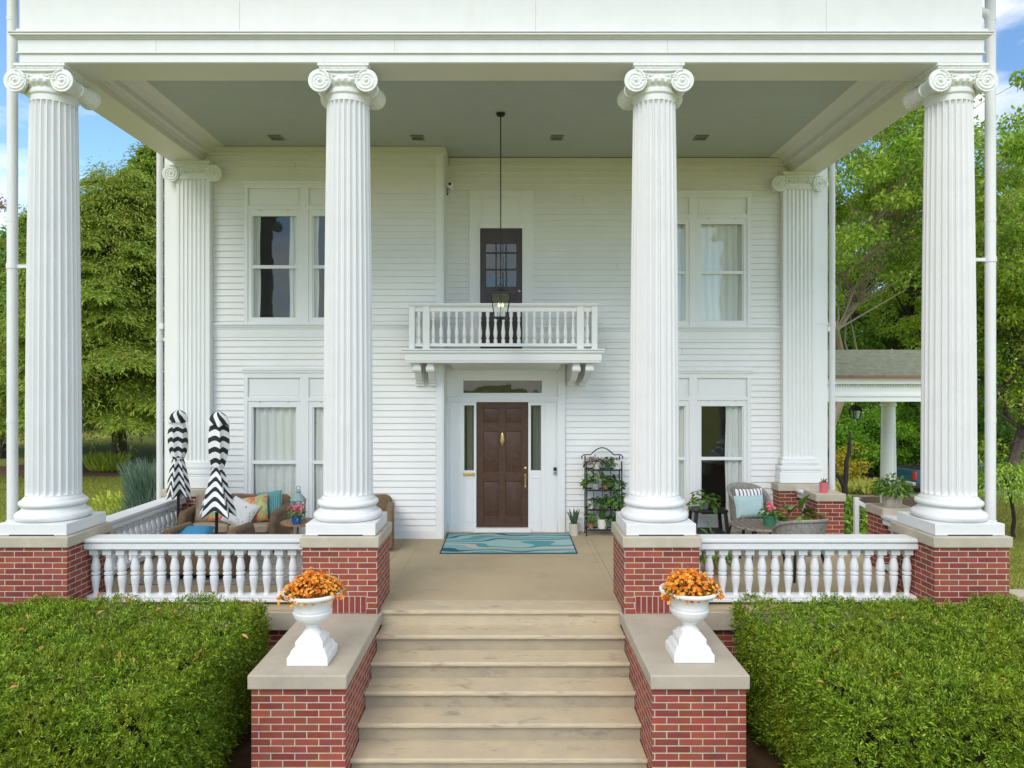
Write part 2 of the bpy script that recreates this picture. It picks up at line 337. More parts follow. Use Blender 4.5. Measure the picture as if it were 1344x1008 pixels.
# ------------------------------------------------------------ house
house = thing('house', (0, 14, GZ), 'white clapboard house with a two storey columned portico and brick piers', 'house')
LW, RW, STEPX = 11.77, 12.36, -.985      # wall planes
rsd = random.Random(5)
def siding(mb, x0, x1, z0, z1, y, holes, pitch=.1055):
    k = 0; z = z0
    hz = sorted({h[2] for h in holes} | {h[3] for h in holes})
    while z < z1 - 1e-6:
        zt = min(z + pitch, z1); cuts = [z] + [q for q in hz if z + 1e-4 < q < zt - 1e-4] + [zt]
        for a, b in zip(cuts, cuts[1:]):
            xs = [(x0, x1)]
            for h in holes:
                if h[2] < b - 1e-4 and h[3] > a + 1e-4:
                    n = []
                    for p, q in xs:
                        if h[0] > p: n.append((p, min(q, h[0])))
                        if h[1] < q: n.append((max(p, h[1]), q))
                    xs = [(p, q) for p, q in n if q - p > 1e-3]
            ya = y - 0.021 * (1 - (a - z) / pitch) - .002; yb = y - 0.021 * (1 - (b - z) / pitch) - .002
            xs2 = []
            for p, q in xs:
                if q - p > 1.2 and rsd.random() < .16: c_ = rsd.uniform(p + .3, q - .3); xs2 += [(p, c_ - .0015), (c_ + .0015, q)]
                else: xs2.append((p, q))
            for p, q in xs2:
                jt = rsd.uniform(-.0007, .0007); ya += jt; yb += jt
                mb.add([(p, ya, a), (q, ya, a), (q, yb, b), (p, yb, b)], [(0, 1, 2, 3)])
                if abs(a - z) < 1e-6: mb.add([(p, ya, a), (q, ya, a), (q, y, a), (p, y, a)], [(0, 3, 2, 1)])
        z = zt
WX0, WX1 = 2.285, 4.285
UZ = (3.56, 5.91); LZ = (.06, 2.83)
holesL = [(-WX1, -WX0, *UZ), (-WX1, -WX0, *LZ), (-5.6, STEPX, 3.33, 3.56)]
holesR = [(WX0, WX1, *UZ), (WX0, WX1, *LZ), (.52, 5.62, 3.33, 3.56), (-.60, .52, 3.0, 5.92), (STEPX, 1.06, 0, 2.93)]
mb = MB(); siding(mb, -5.30, -1.12, .12, 6.48, LW, holesL); siding(mb, STEPX, 5.3, .12, 6.48, RW, holesR)
wall = mb.build('wall', SIDING, house, smooth=False)
# hidden carcass: side walls, back, interior floors
mb = MB(); mb.box(-5.60, -5.57, LW, 24, GZ, 6.6); mb.box(5.59, 5.62, RW, 24, GZ, 6.6); mb.box(-5.57, 5.59, 23.95, 24, GZ, 6.6)
mb.box(-5.6, 5.62, 8.2, 24, 6.62, 6.66)
mb.build('side_wall', SIDING, house, smooth=False)
mb = MB(); mb.box(-5.56, 5.58, 15.5, 15.55, 0, 6.45); mb.box(-5.56, 5.58, 12.5, 15.5, -.05, 0); mb.box(-5.56, 5.58, 12.5, 15.5, 3.05, 3.15); mb.box(-5.56, 5.58, 12.5, 15.5, 6.40, 6.46)
mb.box(-.05, 0, 12.9, 15.5, 3.2, 6.4); mb.box(-.55, -.5, 12.9, 15.5, 0, 3.0); mb.box(.9, .95, 12.9, 15.5, 0, 3.0)
mb.build('interior', DARKIN, house, smooth=False)
mb = MB(); mb.add([(-5.9, 7.4, 7.72), (5.9, 7.4, 7.72), (5.9, 24.3, 7.72), (-5.9, 24.3, 7.72), (0, 13, 10.4), (0, 19, 10.4)], [(0, 1, 4), (1, 2, 5, 4), (2, 3, 5), (3, 0, 4, 5), (3, 2, 1, 0)])
mb.build('roof', ROOFM, house, smooth=False)
# trim boards
for q in ((-5.60, -5.30, LW - .03, LW), (-1.12, STEPX - .021, LW - .03, LW), (STEPX - .02, STEPX, LW - .03, RW), (5.3, 5.62, RW - .03, RW)):
    MB().box(*q, 0, 6.48).build('corner_board', TRIM, house, bevel=.004)
def belt(x0, x1, y):
    b = MB(); b.box(x0, x1, y - .022, y, 3.33, 3.47); b.box(x0, x1, y - .07, y, 3.53, 3.56); b.box(x0, x1, y - .05, y, 3.50, 3.53); b.box(x0, x1, y - .034, y, 3.47, 3.50); b.build('belt_course', TRIM, house, bevel=.004)
belt(-5.30, -1.12, LW - .002); belt(.522, 5.3, RW - .002)
MB().box(-5.30, -1.12, LW - .02, LW - .002, 0, .118).build('base_board', TRIM, house); MB().box(1.06, 5.3, RW - .02, RW - .002, 0, .118).build('base_board', TRIM, house)
MB().box(STEPX + .001, STEPX + .03, LW - .05, RW - .052, 6.34, 6.477).build('wall_cornice', SOFFIT, house, bevel=.005)
for x0, x1, y in ((-4.9, STEPX, LW), (STEPX + .032, 4.9, RW)):
    mb = MB(); mb.box(x0, x1, y - .05, y, 6.40, 6.478); mb.box(x0, x1, y - .036, y, 6.34, 6.40); mb.build('wall_cornice', SOFFIT, house, bevel=.005)

# windows: one casing per pair, two sashes each
def window_pair(cx, y, z0, ztop, panel, sash, glass, rail, curt):
    x0, x1 = cx - 1.0, cx + 1.0; s = []
    m = MB(); yf = y - .045
    pw = .865; c = [(cx - .935, cx - .07), (cx + .07, cx + .935)]        # sash openings
    m.box(x0, c[0][0], yf, y + .05, z0, ztop); m.box(c[0][1], c[1][0], yf, y + .05, z0, ztop); m.box(c[1][1], x1, yf, y + .05, z0, ztop)
    for a, b in c:
        m.box(a, b, yf, y + .05, panel[1], ztop); m.box(a, b, yf, y + .05, sash[1], panel[0]); m.box(a, b, yf, y + .05, z0, sash[0])
    m.box(x0 - .02, x1 + .02, yf - .03, yf, ztop - .05, ztop); m.box(x0 - .01, x1 + .01, yf - .018, yf, ztop - .085, ztop - .05)
    win = m.build('window', TRIM, house, bevel=.004)
    for i, (a, b) in enumerate(c):
        q = MB(); q.box(a, b, y - .01, y + .04, *panel); q.box(a + .03, b - .03, y - .018, y - .01, panel[0] + .03, panel[1] - .03); q.build('panel', TRIM, win, bevel=.004)
        q = MB(); t = .06; ys = y - .03
        q.box(a, a + t, ys, y + .03, *sash); q.box(b - t, b, ys, y + .03, *sash); q.box(a + t, b - t, ys, y + .03, glass[1], sash[1]); q.box(a + t, b - t, ys, y + .03, sash[0], glass[0])
        q.box(a + t, b - t, ys + .012, y + .02, rail - .028, rail + .028)
        # storm-sash inner bead
        q.box(a + t, a + t + .02, ys + .02, y + .03, glass[0], glass[1]); q.box(b - t - .02, b - t, ys + .02, y + .03, glass[0], glass[1])
        q.build('sash', TRIM, win, bevel=.003)
        q = MB(); q.add([(a + t, y + .005, glass[0]), (b - t, y + .005, glass[0]), (b - t, y + .005, glass[1]), (a + t, y + .005, glass[1])], [(0, 1, 2, 3)]); q.build('pane', GLASS, win, smooth=False)
        q = MB()
        for hx in (a + .2, b - .2): q.box(hx - .012, hx + .012, ys - .012, ys, sash[1] - .02, sash[1] + .015)
        q.build('hanger', CHROME, win)
        for (f0, f1, amp, n) in curt[i]:
            xa, xb = a + f0 * (b - a), a + f1 * (b - a); q = MB()
            q.grid(lambda u, v: (xa + (xb - xa) * u + .008 * math.sin(9 * v + 5 * u), y + .062 + .45 * amp * math.sin(u * n * 2 * PI + .6 * math.sin(3 * v)) + .006 * math.sin(u * 37), sash[0] + (sash[1] - sash[0]) * v), 90, 14)
            q.build('curtain', CURTAIN, win)
    return win
UG = dict(z0=3.56, ztop=5.91, panel=(5.50, 5.79), sash=(3.575, 5.435), glass=(3.66, 5.335), rail=4.497)
LG = dict(z0=.06, ztop=2.83, panel=(2.34, 2.66), sash=(.20, 2.275), glass=(.29, 2.175), rail=1.265)
window_pair(-3.285, LW, curt=[[(.02, .2, .03, 2), (.76, 1.0, .03, 3)], [(0, .16, .03, 3), (.3, .95, .03, 5)]], **UG)
window_pair(-3.285, LW, curt=[[(.02, .98, .03, 6)], [(.02, .98, .03, 6)]], **LG)
window_pair(3.285, RW, curt=[[(.3, .98, .03, 6)], [(.0, 1.0, .03, 7)]], **UG)
window_pair(3.285, RW, curt=[[(.1, .98, .03, 6)], [(.60, 1.0, .03, 3)]], **LG)

GREYCUR = mat('grey_sheer', (.20, .215, .215), .9)
# front door and its surround (one plane with the recessed wall)
y = RW; m = MB()
DX0, DX1 = -.475, .425; CXD = -.025
m.box(STEPX, -.70, y - .05, y + .04, .0, 2.93); m.box(.66, 1.06, y - .05, y + .04, 0, 2.93)       # outer stiles
m.box(-.70, .66, y - .05, y + .04, 2.62, 2.93)                                          # over transom
m.box(-.70, .66, y - .05, y + .04, 2.30, 2.405)
m.box(-.70, -.685, y - .05, y + .04, 0, 2.30); m.box(-.515, DX0 - .0, y - .05, y + .04, .07, 2.30); m.box(DX1, .47, y - .05, y + .04, .07, 2.30); m.box(.645, .66, y - .05, y + .04, 0, 2.30)
m.box(-.685, -.515, y - .05, y + .04, 2.19, 2.30); m.box(.47, .645, y - .05, y + .04, 2.19, 2.30)
m.box(-.685, -.515, y - .05, y + .04, .0, 1.06); m.box(.47, .645, y - .05, y + .04, .0, 1.06)
m.box(DX0, DX1, y - .05, y + .04, 2.245, 2.30)
m.box(-.515, .47, y - .10, y + .04, 0, .07)
m.box(STEPX + .02, .98, y - .09, y - .05, 2.285, 2.33); m.box(STEPX + .02, .96, y - .072, y - .05, 2.25, 2.285)     # cornice bar
for xa, xb in ((-.93, -.76), (.72, .90)):
    m.box(xa, xb, y - .064, y - .05, .18, 2.24); m.box(xa - .02, xb + .02, y - .075, y - .05, 0, .18)
m.box(.93, 1.06, y - .085, y - .05, 0, 2.93)
for xa, xb in ((-.665, -.535), (.49, .625)):
    m.box(xa, xb, y - .056, y - .05, .16, .92); m.box(xa - .01, xb + .01, y - .062, y - .05, .93, .945)
fd = m.build('front_door_surround', TRIM, house, bevel=.004)
q = MB(); q.add([(-.70, y, 2.405), (.66, y, 2.405), (.66, y, 2.62), (-.70, y, 2.62)], [(0, 1, 2, 3)]); q.build('transom_pane', GLASS, fd, smooth=False)
for xa, xb in ((-.685, -.515), (.47, .645)):
    q = MB(); q.add([(xa, y, 1.06), (xb, y, 1.06), (xb, y, 2.19), (xa, y, 2.19)], [(0, 1, 2, 3)]); q.build('sidelight_pane', GLASS, fd, smooth=False)
    q = MB(); q.grid(lambda u, v: (xa + (xb - xa) * (.25 + .75 * u), y + .12 + .015 * math.sin(u * 18), 1.0 + 1.25 * v), 24, 4); q.build('sidelight_curtain', GREYCUR, fd)
q = MB(); q.box(-.70, -.50, y - .064, y - .05, .965, 1.025); q.box(-.685, -.515, y - .072, y - .064, .978, 1.012); q.build('mail_slot', BRASS, fd, bevel=.004)
def panel_door(mb, x0, x1, z0, z1, yf, cols, rows, stile=.115):
    mb.box(x0, x1, yf + .018, yf + .05, z0, z1)
    ws = (x1 - x0 - stile * (cols + 1)) / cols
    for i in range(cols + 1):
        a = x0 + i * (ws + stile); mb.box(a, a + stile, yf, yf + .018, z0, z1)
    for (a, b) in rows:
        pass
    edges = [z0] + [e for r_ in rows for e in r_] + [z1]
    for k in range(0, len(edges), 2):
        for i in range(cols):
            a = x0 + stile + i * (ws + stile); mb.box(a, a + ws, yf, yf + .018, edges[k], edges[k + 1])
    for (zb, zt) in rows:
        for i in range(cols):
            a = x0 + stile + i * (ws + stile); mb.add(*bevel_panel(a + .012, a + ws - .012, zb + .012, zt - .012, yf + .018, yf + .004, .035))
def bevel_panel(x0, x1, z0, z1, yb, yf, c):
    return [(x0, yb, z0), (x1, yb, z0), (x1, yb, z1), (x0, yb, z1), (x0 + c, yf, z0 + c), (x1 - c, yf, z0 + c), (x1 - c, yf, z1 - c), (x0 + c, yf, z1 - c)], \
        [(4, 5, 6, 7), (0, 1, 5, 4), (1, 2, 6, 5), (2, 3, 7, 6), (3, 0, 4, 7)]
m = MB(); panel_door(m, DX0 + .003, DX1 - .003, .075, 2.243, y - .02, 2, [(.26, .87), (1.03, 1.74), (1.88, 2.14)])
dr = m.build('front_door', DOORM, house, bevel=.003)
q = MB(); q.sphere((CXD, y - .02, 1.60), .03, 10, 8, (.9, .5, 4.0)); q.tube([(CXD - .02, y - .05, 1.66), (CXD - .03, y - .06, 1.57), (CXD, y - .065, 1.51), (CXD + .03, y - .06, 1.57), (CXD + .02, y - .05, 1.66)], .007, 6); q.build('knocker', BRASS, dr)
q = MB(); q.sphere((.375, y - .03, 1.10), .03, 10, 8, (1, .6, 1)); q.build('deadbolt', BRASS, dr)
q = MB(); q.box(.36, .39, y - .032, y - .02, .76, 1.0); q.tube([(.375, y - .03, .98), (.375, y - .075, .95), (.375, y - .075, .84), (.375, y - .03, .80)], .011, 8); q.sphere((.375, y - .04, .79), .022); q.build('handle', BRASS, dr)
m = MB()   # upper door
m.box(-.60, -.41, y - .04, y + .04, 3.12, 5.92); m.box(.32, .52, y - .04, y + .04, 3.12, 5.92); m.box(-.41, .32, y - .04, y + .04, 5.26, 5.92)
m.box(-.44, .35, y - .06, y - .04, 5.26, 5.35); m.box(-.44, -.41, y - .06, y - .04, 3.12, 5.26); m.box(.32, .35, y - .06, y - .04, 3.12, 5.26); m.box(-.36, .27, y - .055, y - .04, 5.47, 5.80)
us = m.build('balcony_door_surround', SIDING, house, bevel=.004)
m = MB(); ux0, ux1 = -.408, .318; yf = y - .01
m.box(ux0, ux0 + .10, yf, yf + .04, 3.13, 5.255); m.box(ux1 - .10, ux1, yf, yf + .04, 3.13, 5.255); m.box(ux0 + .1, ux1 - .1, yf, yf + .04, 5.0, 5.255); m.box(ux0 + .1, ux1 - .1, yf, yf + .04, 4.10, 4.25)
m.box(ux0 + .1, ux1 - .1, yf + .015, yf + .04, 3.13, 4.10)
gw = (ux1 - ux0 - .2) / 3; gz = [4.25, 4.55, 4.84, 5.0]
for i in (1, 2): m.box(ux0 + .1 + i * gw - .013, ux0 + .1 + i * gw + .013, yf, yf + .03, 4.25, 5.0)
for k in (1, 2): m.box(ux0 + .1, ux1 - .1, yf - .002, yf + .028, gz[k] - .013, gz[k] + .013)
m.add(*bevel_panel(ux0 + .14, -.06, 3.3, 4.05, yf + .015, yf + .002, .04)); m.add(*bevel_panel(-.03, ux1 - .14, 3.3, 4.05, yf + .015, yf + .002, .04))
ud = m.build('balcony_door', DOORUP, house, bevel=.003)
q = MB(); q.add([(ux0 + .1, yf + .02, 4.25), (ux1 - .1, yf + .02, 4.25), (ux1 - .1, yf + .02, 5.0), (ux0 + .1, yf + .02, 5.0)], [(0, 1, 2, 3)]); q.build('pane', GLASS, ud, smooth=False)
q = MB(); q.sphere((ux1 - .05, yf - .03, 4.17), .028); q.build('door_knob', CHROME, ud)

# balcony
BF = 11.18
m = MB(); m.box(-1.58, 1.58, BF, RW - .05, 3.05, 3.09); m.box(-1.555, 1.555, BF + .03, RW - .05, 2.925, 3.05); m.box(-1.54, 1.54, BF + .04, RW - .05, 2.895, 2.925); m.box(-1.60, 1.60, BF - .02, RW - .05, 3.09, 3.115)
# splayed hood beneath, sloping back to the door head
m.prism([(BF + .10, 2.895), (RW - .05, 2.895), (RW - .05, 2.80), (RW - .12, 2.80)], -.86, .94, 'X')
bal = m.build('balcony', TRIM, house, bevel=.005)
for xc in (-1.375, -1.165, 1.165, 1.375):
    yb = (LW if xc < 0 else RW) - .02; m = MB(); yfr = BF + .14; w_ = .052
    poly = [(yb, 2.895), (yfr, 2.895), (yfr - .02, 2.86), (yfr - .02, 2.80), (yfr + .03, 2.755), (yfr + .10, 2.76)]
    for k in range(7): t = k / 6; poly.append((yfr + .13 + (yb - yfr - .13 - .04) * t, 2.745 - .14 * math.sin(t * PI / 2) - .02 * math.sin(t * PI)))
    poly += [(yb - .02, 2.575), (yb, 2.56)]
    m.prism(poly, xc - w_, xc + w_, 'X'); m.lathe([(.05, -.066), (.05, .066)], 16, (xc, yfr + .03, 2.80), 'X'); m.box(xc - .07, xc + .07, yb - .05, yb + .02, 2.53, 2.895); m.lathe([(.03, -.06), (.03, .06)], 12, (xc, yb - .08, 2.60), 'X')
    m.build('bracket', TRIM, bal, bevel=.003)
bzt = 3.835; m = MB(); yr = BF + .06
def rail_strip(m, x0, x1, y0, y1, zt): m.box(x0, x1, y0, y1, zt - .028, zt); m.box(x0 + .012, x1 - .012, y0 + .015, y1 - .015, zt - .05, zt - .028); m.box(x0 + .02, x1 - .02, y0 + .03, y1 - .03, zt - .13, zt - .05)
m.box(-1.50, 1.50, yr - .03, yr + .13, bzt - .028, bzt); m.box(-1.485, 1.485, yr - .012, yr + .112, bzt - .05, bzt - .028)
for sx in (-1, 1):
    m.box(sx * 1.49, sx * 1.40, yr - .004, yr + .10, 3.115, bzt - .05); m.box(sx * 1.275, sx * 1.165, yr - .004, yr + .10, 3.115, bzt - .05)
    m.box(sx * 1.40, sx * 1.275, yr + .02, yr + .08, bzt - .13, bzt - .05); m.box(sx * 1.40, sx * 1.275, yr + .02, yr + .08, 3.155, 3.205)
    ysd = (LW if sx < 0 else RW) - .05
    m.box(sx * 1.48, sx * 1.42, yr + .10, ysd, bzt - .12, bzt - .05); m.box(sx * 1.50, sx * 1.40, yr + .13, ysd, bzt - .05, bzt - .001); m.box(sx * 1.48, sx * 1.42, yr + .10, ysd, 3.155, 3.205)
m.box(-1.165, 1.165, yr + .02, yr + .08, bzt - .13, bzt - .05); m.box(-1.165, 1.165, yr + .02, yr + .08, 3.155, 3.205)
m.build('balcony_rail', TRIM, bal, bevel=.004)
BP = [(.03, 0), (.03, .06), (.018, .075), (.03, .11), (.034, .17), (.024, .25), (.016, .33), (.026, .37), (.016, .39), (.03, .44), (.03, .50)]
bmesh_small = MB().lathe(BP, 12).mesh('balcony_baluster', TRIM)
xs = [-1.3375, 1.3375] + [-1.11 + 2.22 * i / 18 for i in range(19)]
for x in xs: put('baluster', bmesh_small, bal, world=(x, yr + .05, 3.205))
for yy in np.arange(yr + .2, LW - .1, .12): put('baluster', bmesh_small, bal, world=(-1.45, yy, 3.205))
for yy in np.arange(yr + .2, RW - .1, .12): put('baluster', bmesh_small, bal, world=(1.45, yy, 3.205))

# entablature, beams, ceiling
E = 5.46
m = MB()
def ring(o, z0, z1, mm):
    mm.box(-(E + o), E + o, 8.06 - o, 8.54, z0, z1)
    mm.box(-(E + o), -4.95, 8.54, RW - .04, z0, z1); mm.box(4.95, E + o, 8.54, RW - .04, z0, z1)
ring(0, 6.206, 6.302, m); ring(.022, 6.302, 6.318, m); ring(.012, 6.318, 6.462, m); ring(.03, 6.462, 6.476, m); ring(.05, 6.476, 6.488, m); ring(.072, 6.488, 6.512, m); ring(.085, 6.512, 6.524, m)
ring(.0, 6.524, 7.55, m)
m.box(-E - .3, E + .3, 7.7, 8.54, 7.55, 7.62); m.box(-E - .42, E + .42, 7.55, 8.54, 7.62, 7.72)
en = m.build('entablature', WHITE, house, bevel=.004)
m = MB()     # joints in the fascia boards, drawn as thin grey strips
for px, z0, z1 in ((205, 6.32, 6.46), (518, 6.32, 6.46), (876, 6.32, 6.46), (1085, 6.53, 6.9), (314, 6.53, 6.9), (703, 6.53, 6.9)):
    x = X(px, 8.05); yy = 8.048 if z1 < 6.5 else 8.06; m.box(x - .002, x + .002, yy - .0015, yy, z0, z1)
m.build('board_joint', mat('joint_caulk', (.42, .43, .42), .8), en)
m = MB(); m.box(-4.60, 4.60, 8.85, RW - .05, 6.492, 6.5)
for k in range(39): a_ = 8.85 + k * .0885; m.box(-4.60, 4.60, a_ + .0012, a_ + .0873, 6.482 + rsd.uniform(-.0008, .0008), 6.492)
m.build('porch_ceiling', CEIL, house, smooth=False)
m = MB()
for sx in (-1, 1):
    P = [(4.946, 6.204), (4.946, 6.29), (4.925, 6.295), (4.915, 6.33), (4.85, 6.34), (4.85, 6.415), (4.82, 6.42), (4.765, 6.47), (4.745, 6.482), (4.60, 6.4815), (4.60, 6.51), (5.0, 6.51)]
    m.prism([(sx * a, b) for a, b in P], 8.54, RW - .05, 'Y')
m.prism([(8.544, 6.204), (8.544, 6.30), (8.6, 6.31), (8.6, 6.38), (8.68, 6.39), (8.72, 6.44), (8.78, 6.47), (8.8, 6.482), (8.85, 6.4815), (8.85, 6.51), (8.5, 6.51)], -4.75, 4.75, 'X')
m.build('porch_cornice', SOFFIT, house, bevel=.003)
m = MB()  # painted soffit skin under the beams
m.box(-5.44, 5.44, 8.075, 8.53, 6.200, 6.206); m.box(-5.44, -4.955, 8.53, RW - .1, 6.200, 6.206); m.box(4.955, 5.44, 8.53, RW - .1, 6.200, 6.206)
m.build('beam_soffit', SOFFIT, house)

# porch floor, foundation
m = MB(); m.box(-1.36, 1.36, 8.40, RW, -.20, 0); m.box(-5.62, -1.36, 8.10, LW + .2, -.20, 0); m.box(1.36, 5.66, 8.10, RW, -.20, 0)
m.box(-1.36, 1.36, LW, RW, -.05, -.01)
pf = m.build('porch_floor', FLOORM, house, bevel=.006)
MB().box(-1.36, 1.36, 8.06, 8.397, -.20, .001).build('floor_edge', STEPM, pf, bevel=.004)
m = MB()
for x in (-1.63, 1.44): m.box(x, x + .006, 8.5, LW - .02, -.01, .0012)
m.build('floor_joint', mat('floor_joint', (.22, .19, .15), .9), pf, smooth=False)
for q in ((-5.60, -2.2), (2.2, 5.60)): MB().box(*q, 8.06, 8.10, -.235, -.03).build('water_table', STONE, house, bevel=.006)
m = MB(); m.box(-5.58, 5.58, 8.14, 8.3, GZ, -.2); m.box(-5.58, -5.45, 8.3, LW, GZ, -.2); m.box(5.45, 5.58, 8.3, RW, GZ, -.2); m.build('foundation_wall', BRICK, house, smooth=False)

# piers
def pier(cx, y0, hw, depth, z0, zc=.742, ztop=.865, soldier=0):
    m = MB(); m.box(cx - hw, cx + hw, y0, y0 + depth, z0, zc); p = m.build('brick_pier', BRICK, house, smooth=False)
    m = MB(); m.box(cx - hw - .025, cx + hw + .025, y0 - .03, y0 + depth + .03, zc, ztop); m.build('stone_cap', STONE, p, bevel=.012)
    if soldier:
        m = MB(); q = MB(); s_ = soldier
        a0 = cx + s_ * .30; 
        m.box(a0 - .19, a0 + .19, y0 - .004, y0 - .001, .012, .205); m.build('mortar_bed', MORTAR, p, smooth=False)
        for k in range(6): xx = a0 - .19 + (k + .5) * .38 / 6; q.box(xx - .026, xx + .026, y0 - .008, y0 - .002, .018, .198)
        q.build('soldier_course', BRICKU, p, bevel=.002)
    return p
CORN = 5.235
for cx, z0, sd in ((-CORN, GZ, 0), (-1.79, GZ, .35), (1.79, GZ, -.35), (CORN, GZ, 0)): pier(cx, 7.90, .415, .84, z0, soldier=sd)
pier(5.055, 10.98, .21, .42, GZ, .745, .865); pier(5.41, 9.70, .21, .42, GZ, .745, .865)

# columns
def flute_ring(r, d, nf=24, seg=8):
    out_ = []
    for k in range(nf):
        for i in range(seg):
            t = i / seg; a = (k + t) * 2 * PI / nf
            if t < .16: rr = r
            else:
                u = (t - .16) / .84; rr = r - d * math.sin(PI * u) ** .75
            out_.append((rr * math.cos(a), rr * math.sin(a)))
    return out_
def shaft_mesh(z0, z1, r0, r1, nf=24):
    m = MB(); NR = 44; rows = []
    zs = []
    H = z1 - z0
    marks = [0, .01, .035, .045, .05, .058, .068, .08, .1] + list(np.linspace(.14, H - .22, 24)) + [H - .17, H - .15, H - .14, H - .13, H - .12, H - .115, H - .10, H - .05, H - .03, H - .012, H]
    for h in marks:
        t = h / H; r = r0 + (r1 - r0) * (t ** 1.7)
        dmax = r * .15
        lo, hi = .05, H - .115
        d = 0
        if h > lo and h < hi: d = dmax * min(1, math.sqrt(max(0, min(1, (h - lo) / .035)))) * math.sqrt(max(0, min(1, (hi - h) / .035)))
        if h <= .035: r += .022 * (1 - h / .035) ** .5
        if h > H - .05: r += .018
        rows.append([(x, y, z0 + h) for x, y in flute_ring(r, d, nf)])
    n = len(rows[0]); vs = [p for r_ in rows for p in r_]; fs = []
    for k in range(len(rows) - 1):
        for i in range(n): j = (i + 1) % n; fs.append((k * n + i, k * n + j, (k + 1) * n + j, (k + 1) * n + i))
    fs.append(tuple(range(n))[::-1]); fs.append(tuple((len(rows) - 1) * n + i for i in range(n)))
    m.add(vs, fs); return m.mesh('column_shaft', WHITE, ang=28)
def torus_prof(r, z0, z1, n=8): 
    zc = (z0 + z1) / 2; h = (z1 - z0) / 2; return [(r - h + h * math.cos(-PI / 2 + PI * i / n), zc + h * math.sin(-PI / 2 + PI * i / n)) for i in range(n + 1)]
def spiral(cx, cz, r0, r1, turns, y, sgn, n=54, start=PI / 2):
    return [(cx + sgn * (r0 + (r1 - r0) * (t / n) ** .85) * math.cos(start - t / n * turns * 2 * PI) , y, cz + (r0 + (r1 - r0) * (t / n) ** .85) * math.sin(start - t / n * turns * 2 * PI)) for t in range(n + 1)]
def capital_mesh(ztop, half=.265, rv=.128, yh=.28, yback=None, r_neck=.255):
    """Ionic capital round the local z axis: abacus, scrolls front and back with bolsters between, echinus"""
    m = MB(); yb = yh if yback is None else yback; zc = ztop - .08 - rv + .005
    m.box(-.29, .29, -yh + .01, yb - .01, ztop - .03, ztop - .001); m.box(-.275, .275, -yh + .025, yb - .025, ztop - .052, ztop - .03); m.box(-.265, .265, -yh + .035, yb - .035, ztop - .08, ztop - .052)
    for sx in (-1, 1):
        L_ = yh + yb
        prof = [(rv * .3, 0), (rv, .0), (rv, .035), (rv * .86, .06), (rv * .66, L_ * .38), (rv * .62, L_ * .47), (rv * .72, L_ * .48), (rv * .72, L_ * .52), (rv * .62, L_ * .53), (rv * .66, L_ * .62), (rv * .86, L_ - .06), (rv, L_ - .035), (rv, L_), (rv * .3, L_)]
        m.lathe([(r, -yh + h) for r, h in prof], 28, (sx * half, 0, zc), 'Y')
        for yy in ((-yh, yb) if yback is None else (-yh,)):
            # channel that winds inwards: a raised rib on the scroll face
            pts = spiral(sx * half, zc, rv - .008, .018, 2.6, yy, -sx)
            m.tube(pts, [.0125 - .006 * i / len(pts) for i in range(len(pts))], 6)
            m.sphere((sx * half, yy, zc), .022, 10, 6)
    for yy, s_ in ((-yh, -1), (yb, 1)) if yback is None else ((-yh, -1),):
        m.box(-half, half, min(yy, yy - s_ * .05), max(yy, yy - s_ * .05), ztop - .1, ztop - .075)
        m.tube([(half * t, yy, ztop - .087 - .008 * (1 - t * t)) for t in np.linspace(-1, 1, 9)], .0115, 6)
        m.tube([(half * t, yy + .004 * s_ * 0, ztop - .135 - .02 * (1 - t * t)) for t in np.linspace(-.8, .8, 9)], .008, 6)
        m.box(-half, half, min(yy - s_ * .02, yy - s_ * .08), max(yy - s_ * .02, yy - s_ * .08), ztop - .2, ztop - .09)
        for k in range(7):      # upright acanthus leaves between the scrolls
            x = (k - 3) * .042; m.sphere((x, yy - s_ * .012, ztop - .165), .021, 8, 6, (.8, .8, 1.9))
        for sx in (-1, 1):
            for q in range(3): m.sphere((sx * (.15 + .012 * q), yy + s_ * .004, ztop - .14 - .028 * q), .017, 8, 5, (1.5, .7, .6))
    return m, zc
def capital(ztop, **k):
    m, zc = capital_mesh(ztop, **k)
    m.lathe([(.238, ztop - .30), (.255, ztop - .285), (.255, ztop - .265), (.245, ztop - .255), (.285, ztop - .215), (.30, ztop - .19), (.29, ztop - .15), (.25, ztop - .14), (.25, ztop - .08)], 36)
    for i in range(24):
        a = 2 * PI * i / 24; m.sphere((.283 * math.cos(a), .283 * math.sin(a), ztop - .205), .026, 8, 6, (.9, .9, 1.2))
    return m.mesh('ionic_capital', [CARVED], ang=40)
ZT = 6.200
shaft = shaft_mesh(1.235, ZT - .285, .284, .243)
capm = capital(ZT)
mbp = MB(); mbp.lathe([(.30, 1.0)] + torus_prof(.392, 1.0, 1.095) + [(.345, 1.098), (.34, 1.105), (.322, 1.12), (.316, 1.14), (.328, 1.152), (.335, 1.155)] + torus_prof(.352, 1.157, 1.222) + [(.315, 1.225), (.312, 1.24), (.28, 1.241)], 56)
basem = mbp.mesh('column_base', WHITE, ang=40)
mbp = MB(); mbp.box(-.39, .39, -.39, .39, .868, 1.0); plm = mbp.mesh('plinth', WHITE)
vm = MB()
vm.box(-.25, .25, -.392, -.389, .868, .879)
ventm = vm.mesh('plinth_vent', BLACK)
for cx in (-CORN, -1.79, 1.79, CORN):
    c = put('column', shaft, house, world=(cx, 8.32, 0)); 
    put('capital', capm, c); put('base', basem, c); put('plinth', plm, c, bevel=.006); put('vent_slot', ventm, c)

